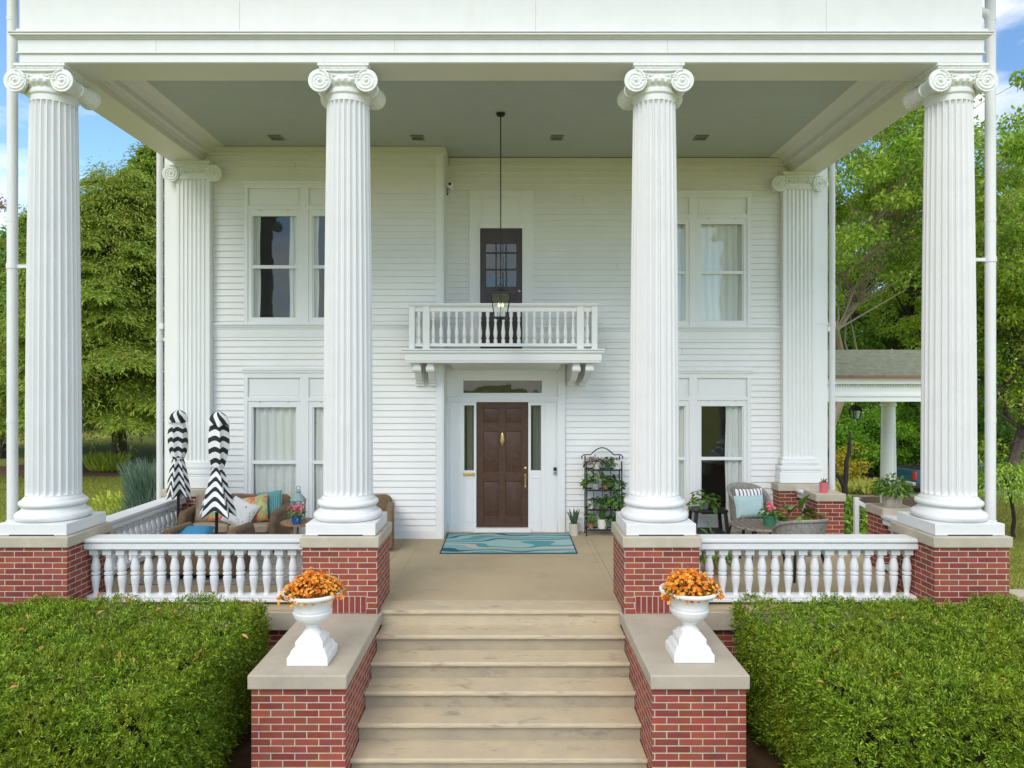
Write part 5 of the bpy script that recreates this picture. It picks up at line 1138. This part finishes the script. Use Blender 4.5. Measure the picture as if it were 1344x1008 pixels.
def hemlock(loc, h, cr, label, n_sp=900, seed=1, base=.17, group=None):
    r = np.random.default_rng(seed); t = thing('hemlock_tree', loc, label, 'tree', group); m = MB(); limb(m, (0, 0, -.05), (.2, 0, h), .34, .03, r, 10); P = []; D = []; NN = []; LL = []; WW = []
    nb = 250
    for b in range(nb):
        f = base + (1 - base) * (b + r.random()) / nb; z = h * f; L_ = cr * (1 - .80 * ((f - base) / (1 - base)) ** 1.9) * r.uniform(.72, 1.12); a = r.random() * 2 * PI; lift = .2 - .14 * f
        pts = []
        for k in range(8): s_ = k / 7; pts.append(Vector((math.cos(a + .25 * s_ * r.normal() * .3) * L_ * s_, math.sin(a) * L_ * s_, z + L_ * (lift * s_ - (.24 + .14 * min(1, 2 * (f - base))) * s_ ** 2))))
        m.tube(pts, [.05 * (1 - f) * (1 - k / 8) + .008 for k in range(8)], 5)
        ns = int(30 + 80 * L_ / cr)
        for q in range(ns):
            s_ = .18 + .82 * r.random() ** .7; k = min(6, int(s_ * 7)); c = pts[k].lerp(pts[k + 1], s_ * 7 - k) ; side = 1 if r.random() < .5 else -1
            da = a + side * r.uniform(.3, 1.25); ln = L_ * .34 * (1.1 - .6 * s_) * r.uniform(.5, 1.1)
            for w_ in range(14):
                u = (w_ + r.random()) / 14; p = c + Vector((math.cos(da), math.sin(da), -.08 - (.16 + .24 * min(1, 3 * (f - base))) * u)) * ln * u
                P.append(p); dd = da + r.normal() * .7; D.append((math.cos(dd), math.sin(dd), -.55 + r.normal() * .45)); NN.append(r.normal(size=3) * .6 + (0, -.3, .8)); LL.append(r.uniform(.14, .30)); WW.append(r.uniform(.03, .065))
    for q in range(60000):      # loose fill between the boughs
        f = base + (1 - base) * r.random() ** 1.3; L_ = cr * (1 - .80 * ((f - base) / (1 - base)) ** 1.9) * r.uniform(.45, 1.02) * (1 + .1 * math.sin(17 * f + 3 * r.random())); a = r.random() * 2 * PI
        P.append(Vector((math.cos(a) * L_, math.sin(a) * L_, h * f - .12 * L_ + .3 * r.normal()))); D.append((math.cos(a) + r.normal() * .6, math.sin(a) + r.normal() * .6, -.5 + r.normal() * .5)); NN.append(r.normal(size=3) * .6 + (0, -.3, .8)); LL.append(r.uniform(.12, .26)); WW.append(r.uniform(.03, .06))
    m.build('trunk', BARK, t, local=True); put('crown', leaf_mesh('crown', np.array([tuple(p) for p in P]), np.array(D), np.array(NN), np.array(LL), np.array(WW), HEM, .1), t); return t
def at(px, D, z=None): return (X(px, D), D, gh(X(px, D), D) if z is None else z)
hm = hemlock(at(157, 32.5), 13.4, 5.8, 'large drooping green hemlock behind the day lily clump on the left lawn', seed=4)
copy_tree(hm, at(60, 40), 2.1, 'hemlock farther back, seen behind the left corner column', scale=1.0)
tree('leafy_tree', at(98, 47), 17.0, 5.4, 'thin brownish tree with turning leaves rising behind the left hemlocks', LFR, BARKD, 7000, .24, .35, 12, .26, ncl=90, clump=.9)
tree('leafy_tree', at(3, 36), 12.4, 5.0, 'broad green tree at the far left edge behind the downspout', LF3, BARKD, 24000, .22, .12, 13, .25, ncl=170)
tree('leafy_tree', at(215, 52), 15.2, 6.0, 'tall green tree showing at the left house corner', LF1, BARK, 20000, .26, .1, 14, .3, ncl=150, clump=1.1)
tree('leafy_tree', at(120, 58), 13, 8.0, 'dense dark green tree far behind the hemlock trunk', LF3, BARK, 26000, .3, .02, 15, .3, ncl=190, clump=1.2)
tree('leafy_tree', at(25, 60), 11, 8.0, 'low dense dark tree far back on the left', LF3, BARK, 22000, .3, .02, 16, .3, ncl=170, clump=1.3)
copy_tree(hm, at(222, 38), 4.0, 'tall hemlock rising behind the left house corner downspout', scale=1.22)
# right side
PALEB = mat('pale_bark', (.30, .24, .17), .9, var=.35, vscale=6, bump=.4, bscale=14)
tree('leafy_tree', at(1070, 26), 15.5, 6.4, 'tall maple with a pale leaning trunk rising behind the porte cochere', LF1, PALEB, 46000, .17, .46, 21, .18, lean=(3.3, .3), ncl=210, clump=.8)
tree('leafy_tree', at(1200, 37), 16.5, 6.6, 'broad green maple beyond the driveway between house and right column', LF1, BARKD, 54000, .17, .3, 22, .3, ncl=220, clump=.85)
tree('leafy_tree', at(1338, 30), 13.6, 4.6, 'yellow green tree right of the corner column', LF2, BARK, 46000, .18, .22, 23, .25, ncl=180, clump=.85)
tree('leafy_tree', at(1260, 40), 17, 6.5, 'dark green tree far behind the right corner column', LF3, BARKD, 44000, .25, .1, 24, .3, ncl=180, clump=1.1)
tree('leafy_tree', at(1120, 44), 15, 7, 'dense green tree far back behind the ivy bank', LF3, BARK, 26000, .28, .08, 25, .3, ncl=170, clump=1.2)
tree('leafy_tree', at(1390, 44), 15, 6.5, 'far green tree at the right edge of the picture', LF1, BARK, 20000, .28, .14, 26, .3, ncl=150, clump=1.1)
tree('leafy_tree', at(1250, 36.5), 5.4, 3.2, 'low dark green tree beyond the pickup truck', LF3, BARKD, 16000, .2, .06, 27, .15, ncl=110, clump=.7)
IVY = mat('ivy_leaf', (0.220, 0.435, 0.036), .5, isl=[(0.110, 0.275, 0.018), (0.198, 0.435, 0.026), (0.308, 0.580, 0.042), (0.374, 0.609, 0.060)], trans=.4, var=.4, vscale=.6, c2=(0.352, 0.478, 0.048))
# ivy bank / big shrubs behind the porte cochere
for i, (px, D, h, cr_, lab, lm) in enumerate(((1095, 34, 3.6, 3.0, 'tall green shrub bank nearest the house corner', IVY), (1150, 35, 3.9, 3.0, 'tall green shrub in the middle of the bank behind the porte cochere', IVY), (1205, 35.5, 3.7, 3.2, 'tall green shrub right of the porte cochere column', IVY), (1262, 38, 2.6, 3.0, 'rounded dark shrub beyond the truck cab', LF3))):
    tree('shrub', at(px, D), h, cr_, lab, lm, BARKD, 24000, .14, .02, 60 + i, .06, 'shrub bank behind the porte cochere', ncl=110, cat='shrub', clump=.6)
tree('shrub', at(1103, 30.5), 1.9, .75, 'golden yellow shrub low behind the small bare stems', mat('golden_leaf', (.4, .3, .03), .6, isl=[(.45, .40, .03), (.65, .50, .05), (.45, .48, .04)], trans=.3), BARKD, 4200, .12, .05, 71, .04, ncl=50, cat='shrub', clump=.4)
YEL = mat('pale_hosta_leaf', (.42, .40, .10), .5, isl=[(.5, .55, .10), (.7, .66, .18), (.4, .52, .08)], trans=.3)
def clump(name, loc, label, lm, n, rad, ht, ll, lw, seed, cat='plant', group=None, upright=.8):
    r = np.random.default_rng(seed); t = thing(name, loc, label, cat, group); a = r.random(n) * 2 * PI; q = r.random(n) ** .6 * rad
    P = np.stack([np.cos(a) * q, np.sin(a) * q * .7, r.random(n) * ht * .5], 1); D = np.stack([np.cos(a) * .5, np.sin(a) * .5, np.full(n, upright)], 1) + rand_dirs(n, r) * .4
    put('foliage', leaf_mesh('foliage', P, D, rand_dirs(n, r), r.uniform(.6, 1.3, n) * ll, r.uniform(.7, 1.2, n) * lw, lm, .2), t); return t
clump('hosta_clump', at(1128, 29.4), 'pale yellow hosta clump beside the porte cochere column', YEL, 500, 1.0, .4, .4, .16, 81); clump('hosta_clump', at(1152, 29.7), 'pale yellow hosta clump half behind the porte cochere column', YEL, 460, .9, .4, .4, .16, 82)
DAYL = mat('daylily_leaf', (0.420, 0.504, 0.062), .5, isl=[(0.253, 0.399, 0.043), (0.463, 0.568, 0.062), (0.714, 0.693, 0.105)], trans=.3)
clump('daylily_clump', at(143, 30.6), 'yellow green day lily clump in the mulch bed by the hemlock trunk', DAYL, 1300, .8, .4, .6, .06, 83, upright=1.1)
SAGE = mat('silver_sage', (.16, .24, .17), .7, isl=[(.09, .17, .11), (.15, .24, .16), (.24, .33, .25)], trans=.3)
clump('sage_bush', at(203, 14.2), 'tall feathery blue green bush beside the left house corner', SAGE, 6000, .46, 3.5, .55, .022, 84, 'shrub', upright=1.6)
clump('sage_bush', at(188, 13.2), 'lower feathery blue green bush in front of the tall one outside the left balustrade', SAGE, 3600, .42, 2.2, .45, .02, 85, 'shrub', upright=1.5)
clump('garden_weed', at(155, 15.5), 'loose yellow green sprigs growing left of the blue green bush', DAYL, 700, .5, 2.6, .16, .05, 86); clump('garden_weed', at(140, 12.2), 'pale low foliage just outside the left balustrade', mat('pale_sprig', (.2, .24, .12), .6, isl=[(.12, .17, .06), (.24, .27, .14)], trans=.3), 1100, .6, 1.9, .14, .05, 87)
ROCK = mat('mossy_rock', (.16, .155, .11), .9, var=.5, vscale=4, bump=.6, bscale=8, c2=(.07, .075, .04))
t = thing('garden_rock', at(175.5, 30.7), 'grey boulder at the right end of the day lily clump', 'rock'); m = MB(); m.sphere((0, 0, .3), .5, 16, 10, (1.15, .8, .75)); r = np.random.default_rng(5)
m.v = [tuple(np.array(v) * (1 + .12 * math.sin(5 * v[0] + 2) * math.cos(4 * v[2]) + .04 * r.normal())) for v in m.v]; m.build('boulder', ROCK, t, local=True, ang=70)
# small dark stemmed tree and foliage by the side steps
t = thing('young_tree', at(1108, 15.5), 'small tree with a forked dark stem beside the side steps', 'tree'); m = MB(); r = np.random.default_rng(9)
limb(m, (0, 0, -.02), (0, 0, 1.55), .09, .065, r, 6); limb(m, (0, 0, 1.5), (-.38, .1, 2.4), .055, .04, r, 5); limb(m, (0, 0, 1.5), (.16, .1, 2.45), .06, .04, r, 5); limb(m, (-.38, .1, 2.4), (-.6, .3, 2.8), .04, .015, r, 4); limb(m, (.16, .1, 2.45), (.25, .2, 2.75), .04, .012, r, 4); m.build('trunk', BARKD, t, local=True)
n = 420; P = r.normal(size=(n, 3)) * (.4, .4, .2) + (-.62, .4, 2.7); put('crown', leaf_mesh('crown', P, rand_dirs(n, r) + (0, 0, -.3), rand_dirs(n, r) * .6 + (0, 0, 1), r.uniform(.05, .1, n), r.uniform(.03, .055, n), LF3, .1), t)
for i, (px, D, h, cr_, lab) in enumerate(((1100, 13.4, 1.25, .75, 'low leafy shrub beside the brick pier of the side steps'), (1128, 14.4, 1.35, .7, 'low leafy shrub at the foot of the forked dark stem'), (1196, 12.6, 1.55, .6, 'leafy shrub behind the ribbed cream pot'))):
    tree('shrub', at(px, D), h, cr_, lab, LF1 if i != 2 else LF3, BARKD, 3600, .11, .02, 90 + i, .03, 'low shrubs by the side steps', ncl=60, cat='shrub', clump=.28)
t = thing('weeping_tree', at(1327, 17.2), 'small umbrella shaped tree with a thin dark stem on the right lawn', 'tree'); m = MB(); r = np.random.default_rng(19)
limb(m, (.1, 0, -.02), (-.1, 0, 1.35), .05, .035, r, 6)
for k in range(9): a = 2 * PI * k / 9; limb(m, (-.1, 0, 1.3), (-.1 + .75 * math.cos(a), .75 * math.sin(a), 1.35 + .2 * r.random()), .02, .008, r, 4, .25)
m.build('trunk', BARKD, t, local=True); n = 2600; a = r.random(n) * 2 * PI; q = r.random(n) ** .5; P = np.stack([-.1 + np.cos(a) * q * 1.05, np.sin(a) * q * 1.0, 1.75 - .65 * q ** 2.2 + r.normal(size=n) * .08], 1)
put('crown', leaf_mesh('crown', P, np.stack([np.cos(a), np.sin(a), np.full(n, -.8)], 1) + rand_dirs(n, r) * .5, rand_dirs(n, r) * .5 + (0, 0, 1), r.uniform(.08, .16, n), r.uniform(.03, .05, n), LF1, .1), t)
clump('garden_weed', at(1336, 9.3), 'small bright green weed beside the right corner pier', LEAFG, 140, .2, .75, .12, .06, 88)
t = thing('hose_box', at(1338, 9.6), 'grey stone post block beside the right corner pier', 'stone block'); m = MB(); m.box(-.12, .12, -.12, .12, 0, .85); m.box(-.15, .15, -.15, .15, .85, .95); m.build('block', STONE, t, local=True, bevel=.015)
for i, px in enumerate((1318, 1330, 1342)):
    n = 900; r = np.random.default_rng(100 + i); t = thing('cone_evergreen', at(px, 60), 'small cone shaped dark evergreen in the far row by the street, ' + ('leftmost', 'middle one', 'rightmost')[i], 'evergreen', 'far row of cone evergreens'); z = r.random(n); a = r.random(n) * 2 * PI; P = np.stack([np.cos(a) * .45 * (1 - z), np.sin(a) * .45 * (1 - z), z * 1.9], 1)
    put('crown', leaf_mesh('crown', P, np.stack([np.cos(a), np.sin(a), np.full(n, .6)], 1), rand_dirs(n, r), .22, .1, LF3, .1), t); m = MB(); m.lathe([(.06, 0), (.03, 1.6)], 8); m.build('trunk', BARKD, t, local=True)
t = thing('far_house', at(1345, 78), 'pale house glimpsed far off at the right edge', 'house'); m = MB(); m.box(-6, 6, -3, 3, 0, 2.7); m.build('wall', mat('far_house_paint', (.62, .57, .47), .8), t, local=True, smooth=False)
m = MB(); m.prism([(-3.4, 2.7), (3.4, 2.7), (0, 4.2)], -6.4, 6.4, 'X'); m.build('roof', mat('far_roof', (.30, .20, .12), .9), t, local=True, smooth=False)
m = MB(); 
for xx in (-5, -3.2, -1, 1.2, 3.4): m.box(xx, xx + .9, -3.03, -3.0, 1.0, 2.1)
m.build('window', DARKIN, t, local=True, smooth=False)

# ------------------------------------------------------------ porte cochere
t = thing('porte_cochere', (8.3, 18.5, GZ), 'white porte cochere with mossy shingled roof standing right of the house', 'porte cochere'); o = ORG[t.name]
PX0, PX1, PY0, PY1 = 5.75, 10.72, 16.95, 19.6
zt = lambda py, D: Z(py, D)
m = MB(); zr, ze = Z(459, 18.3), Z(492.5, 16.75)
m.add([(PX0, 16.75, ze), (PX1 + .25, 16.75, ze), (PX1 + .25, 18.3, zr), (PX0, 18.3, zr), (PX1 + .25, 19.85, ze), (PX0, 19.85, ze), (PX0, 16.75, ze - .04), (PX1 + .25, 16.75, ze - .04), (PX1 + .25, 19.85, ze - .04), (PX0, 19.85, ze - .04)], [(0, 1, 2, 3), (3, 2, 4, 5), (6, 9, 8, 7), (0, 6, 7, 1), (4, 8, 9, 5), (1, 7, 8, 4, 2), (0, 3, 5, 9, 6)]); m.build('roof', ROOFM, t, smooth=False)
m = MB(); m.box(PX0, PX1 + .26, 16.72, 16.76, ze - .075, ze - .041); m.build('eave_flashing', REDFLASH, t)
m = MB()
for a, b, z0, z1 in ((0, 0, Z(527, 17), Z(521, 17)), (.02, .02, Z(520.5, 17), Z(517, 17)), (-.03, -.03, Z(517, 17), Z(504, 17)), (.10, .10, Z(504, 17), Z(498, 17)), (.18, .18, Z(498, 17), ze - .075)):
    m.box(PX0, PX1 + a, PY0 - a, PY0 + .3, z0, z1); m.box(PX0, PX1 + a, PY1 - .3, PY1 + a, z0, z1); m.box(PX1 - .3, PX1 + a, PY0 + .3, PY1 - .3, z0, z1)
for k in range(90): xx = PX0 + .03 + .06 * k; m.box(xx, xx + .03, PY0 - .005, PY0 + .03, Z(507.5, 17), Z(504.3, 17)) if xx < PX1 - .1 else None
m.build('entablature', TRIM, t, smooth=False)
m = MB(); m.box(PX0, PX1 - .3, PY0 + .3, PY1 - .3, Z(518, 17), Z(517, 17)); m.build('ceiling', SOFFIT, t)
for cx, cy_ in ((X(1166, 19.3), 19.3), (X(1166, 19.3), 17.25)):
    m = MB(); zb = GZ; zt_ = Z(527, 17); m.lathe([(.28, zb), (.28, zb + .12), (.24, zb + .14), (.25, zb + .22), (.205, zb + .26), (.205, zb + .8), (.17, zt_ - .2), (.2, zt_ - .18), (.2, zt_ - .12), (.17, zt_ - .1), (.24, zt_ - .05), (.24, zt_)], 24, (cx, cy_, 0)); m.build('column', TRIM, t, ang=40)
m = MB(); m.tube([(X(1176, 19.1), 19.1, GZ), (X(1172, 19.2), 19.2, Z(528, 17))], .04, 8); m.build('downspout', WHITE, t)
t = thing('hanging_lantern', (X(1122.5, 18.2), 18.2, Z(551, 18.2)), 'small black lantern hanging under the porte cochere', 'lantern'); m = MB(); s_ = .0195
m.tube([(0, 0, .38), (0, 0, Z(527, 17) + .35 - Z(551, 18.2))], .012, 6); m.frus(0, 0, .24, .30, .125, .10); m.frus(0, 0, .30, .38, .11, .03); m.frus(0, 0, 0, .03, .04, .07)
for i in range(4): q = Matrix.Rotation(i * PI / 2, 3, 'Z'); m.bar(q @ Vector((-.07, -.07, .03)), q @ Vector((-.115, -.115, .25)), .02)
m.build('frame', BLACK, t, local=True); m = MB(); m.frus(0, 0, .03, .24, .06, .10); m.build('glass', GLASS, t, local=True, smooth=False)

# ------------------------------------------------------------ pickup truck
PAINT = mat('teal_car_paint', (.008, .075, .105), .3, spec=.5, coat=.6, var=.1); TYRE = mat('tyre_rubber', (.015, .015, .016), .85); CARGLASS = mat('car_glass', (.015, .02, .022), .06, spec=.7); REDL = mat('red_tail_lamp', (.55, .02, .015), .25, spec=.6)
tr_ = thing('pickup_truck', (0, 0, 0), 'dark teal pickup truck parked beyond the porte cochere', 'truck')
m = MB(); hw = .93     # local: x forward, y left, rear at x=0
side = [(0, .50), (0.02, 1.12), (2.45, 1.12), (2.47, 1.16), (4.25, 1.10), (5.45, .98), (5.6, .82), (5.62, .5), (5.25, .42), (5.20, .62), (5.0, .78), (4.7, .80), (4.45, .68), (4.32, .42), (1.62, .42), (1.55, .65), (1.35, .80), (1.05, .80), (.82, .66), (.72, .44)]
m.prism([(a, b) for a, b in side], -hw, hw, 'Y'); m.build('body', PAINT, tr_, local=True, bevel=.03, smooth=True)
m = MB(); vs = []
for (a, b, yy) in ((2.48, 1.12, .90), (4.25, 1.10, .90), (3.55, 1.68, .74), (2.62, 1.70, .74)): vs += [(a, -yy, b), (a, yy, b)]
m.add(vs, [(0, 1, 3, 2), (2, 3, 5, 4), (4, 5, 7, 6), (6, 7, 1, 0), (0, 2, 4, 6), (1, 7, 5, 3)]); m.build('cab', PAINT, tr_, local=True, bevel=.03)
m = MB()
for sg in (-1, 1): m.add([(2.62, sg * .895, 1.17), (4.05, sg * .895, 1.17), (3.52, sg * .765, 1.61), (2.7, sg * .765, 1.61)], [(0, 1, 2, 3)])
m.add([(2.485, -.78, 1.2), (2.485, .78, 1.2), (2.595, .66, 1.62), (2.595, -.66, 1.62)], [(0, 1, 2, 3)]); m.build('window', CARGLASS, tr_, local=True, smooth=False)
m = MB(); m.box(.1, 2.4, -.72, .72, 1.121, 1.13); m.build('bed_floor', mat('bed_liner', (.012, .012, .014), .9), tr_, local=True)
m = MB(); m.box(-.012, 0, -.70, .70, .62, 1.08); m.build('tailgate', PAINT, tr_, local=True, bevel=.02)
m = MB(); m.box(-.14, .02, -.92, .92, .42, .58); m.build('bumper', CHROME, tr_, local=True, bevel=.03)
m = MB(); m.box(-.158, -.145, -.16, .16, .45, .60); m.build('number_plate', URNW, tr_, local=True)
for sg in (-1, 1): m = MB(); m.box(-.015, .06, sg * .74, sg * .925, .68, 1.04); m.build('tail_lamp', REDL, tr_, local=True, bevel=.015)
for xx in (1.2, 4.75):
    for sg in (-1, 1):
        m = MB(); m.lathe([(.22, -.11), (.345, -.10), (.36, -.06), (.36, .06), (.345, .10), (.22, .11)], 28, (xx, sg * .80, .36), 'Y'); w_ = m.build('wheel', TYRE, tr_, local=True); m = MB(); m.lathe([(.05, -.125), (.20, -.09), (.225, -.115), (.225, .115), (.20, .09), (.05, .125)], 20, (xx, sg * .80, .36), 'Y'); m.build('rim', CHROME, w_, local=True)
tr_.location = at(1181, 29.5, gh(16, 30) + .02); tr_.rotation_euler.z = R(15); tr_.scale = (.9,) * 3

# ------------------------------------------------------------ grass
GR = mat('grass_blade', (0.224, 0.272, 0.048), .7, isl=[(0.144, 0.208, 0.026), (0.224, 0.288, 0.040), (0.352, 0.352, 0.064), (0.176, 0.240, 0.032)], var=.5, vscale=.5, c2=(0.352, 0.304, 0.096), trans=.3)
r = np.random.default_rng(77); n = 70000
pl = np.concatenate([np.stack([X(r.uniform(-10, 230, 46000), 1) * 0 + (r.uniform(-10, 230, 46000)), r.uniform(0, 1, 46000)], 1), np.stack([r.uniform(1270, 1400, 24000), r.uniform(0, 1, 24000)], 1)])
Dp = 11.5 + 17 * pl[:, 1] ** .8; Dp[46000:] = 9.5 + 14.5 * pl[46000:, 1] ** .8
P = np.stack([(pl[:, 0] - 668) / F * Dp + CAMX, Dp, np.full(n, GZ)], 1)
k = (np.abs(P[:, 0]) > 5.9); P = P[k]; n = len(P)
D = rand_dirs(n, r) * .55 + (0, 0, 1); go = bpy.data.objects.new('grass', leaf_mesh('grass', P, D, rand_dirs(n, r), r.uniform(.05, .11, n), r.uniform(.006, .014, n) * (P[:, 1] / 12), GR, .1)); col.objects.link(go); tag(go, 'short mown lawn grass either side of the house', None, None, 'stuff')
